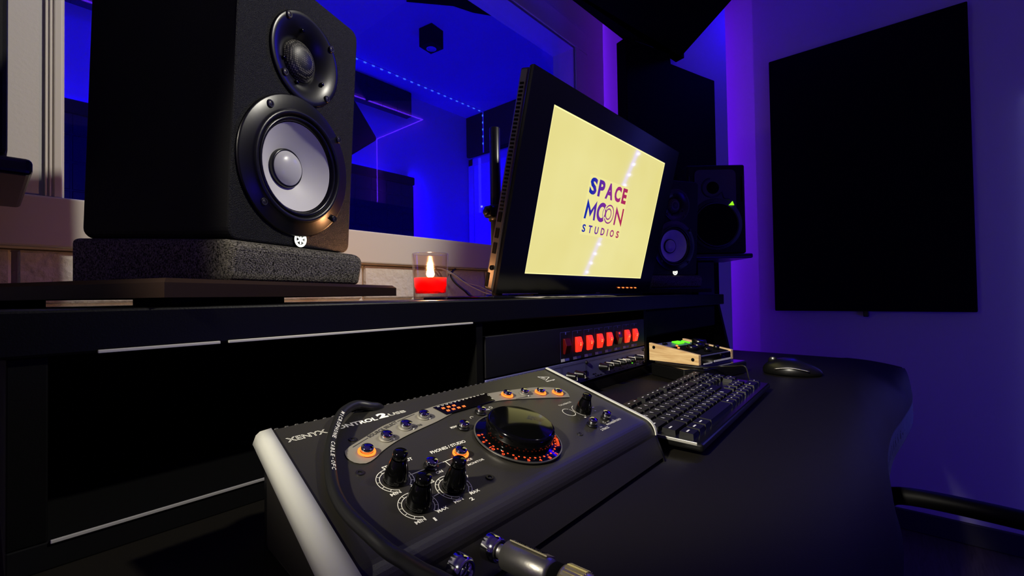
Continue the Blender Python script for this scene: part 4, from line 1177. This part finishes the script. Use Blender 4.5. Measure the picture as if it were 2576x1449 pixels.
# violet strips behind the corner board and in the sunk wall strip
light('AREA', 'corner_strip', (2.262, .70, .35), .85, (.12, 0, 1), .03, 2.0, target=(2.50, .30, .35))
light('AREA', 'recess_strip', (1.757, 1.005, .45), 6, (.14, .01, 1), .012, 1.8, target=(1.95, 1.04, .45))
# blue strip on the right wall, added blue fills, soft spill
light('AREA', 'right_wall_strip', (XR-.02, -.36, .2), .7, (.03, .02, 1), .02, 1.6, target=(0, -.2, .2))
light('AREA', 'right_high_strip', (2.30, .27, 1.25), 3.5, (.01, .0, 1), .4, .03, target=(1.0, .27, 1.0))  # added blue fill for the controller nose, apart from the real wall strip
light('AREA', 'low_rear_strip', (1.2, -1.62, -.55), 8, (.03, .0, 1), 1.6, .04, target=(2.35, .1, .1))  # added blue fill for the right wall, no such strip is seen
light('AREA', 'left_violet', (-.8, .3, .0), .15, (.5, .04, 1), .06, .8, target=(.1, .95, .0))
# warm white room spotlight aimed at the window end of the desk
light('SPOT', 'room_spot', (1.15, -.62, 1.30), 92, (1, .95, .82), .05, target=(.10, .85, .35), spot_size=math.radians(48), spot_blend=.4)
# warm wall lamp on the left, aimed down along the desk
light('SPOT', 'left_wall_lamp', (-.90, .20, .75), 165, (1, .93, .77), .04, target=(.585, .285, -.14), spot_size=math.radians(21), spot_blend=.5)
# candle flame
light('POINT', 'candle_glow', (.5, .615, .043), 1.3, (1, .52, .22), .006)

w = bpy.data.worlds.new('night'); SC.world = w; w.use_nodes = True
w.node_tree.nodes['Background'].inputs[0].default_value = (.01, .008, .03, 1)
w.node_tree.nodes['Background'].inputs[1].default_value = .05

# ------------------------------------------------------------------ camera
f_px, ax, pit_, rol = 1143.5, 40.73, 1.025, -.904
a, p_, r_ = (math.radians(v) for v in (ax, pit_, rol))
fw = Vector((math.cos(a)*math.cos(p_), math.sin(a)*math.cos(p_), math.sin(p_)))
rt = Vector((math.sin(a), -math.cos(a), 0)); up = rt.cross(fw)
rt2 = rt*math.cos(r_)+up*math.sin(r_); up2 = -rt*math.sin(r_)+up*math.cos(r_)
cam = bpy.data.cameras.new('camera'); co = bpy.data.objects.new('camera', cam); COL.objects.link(co)
cam.sensor_width = 36; cam.lens = f_px/2576*36; cam.clip_start = .01
co.matrix_world = Matrix(((rt2.x, up2.x, -fw.x, 0), (rt2.y, up2.y, -fw.y, 0), (rt2.z, up2.z, -fw.z, 0), (0, 0, 0, 1)))
SC.camera = co
for o in list(SC.objects):
    if o.parent is None: o.location.z += ZO
SC.view_settings.view_transform = 'Standard'; SC.view_settings.look = 'None'
SC.view_settings.exposure = 0; SC.view_settings.gamma = 1
SC.view_settings.use_curve_mapping = False
SC.cycles.max_bounces = 8; SC.cycles.transparent_max_bounces = 12
SC.cycles.sample_clamp_indirect = 3
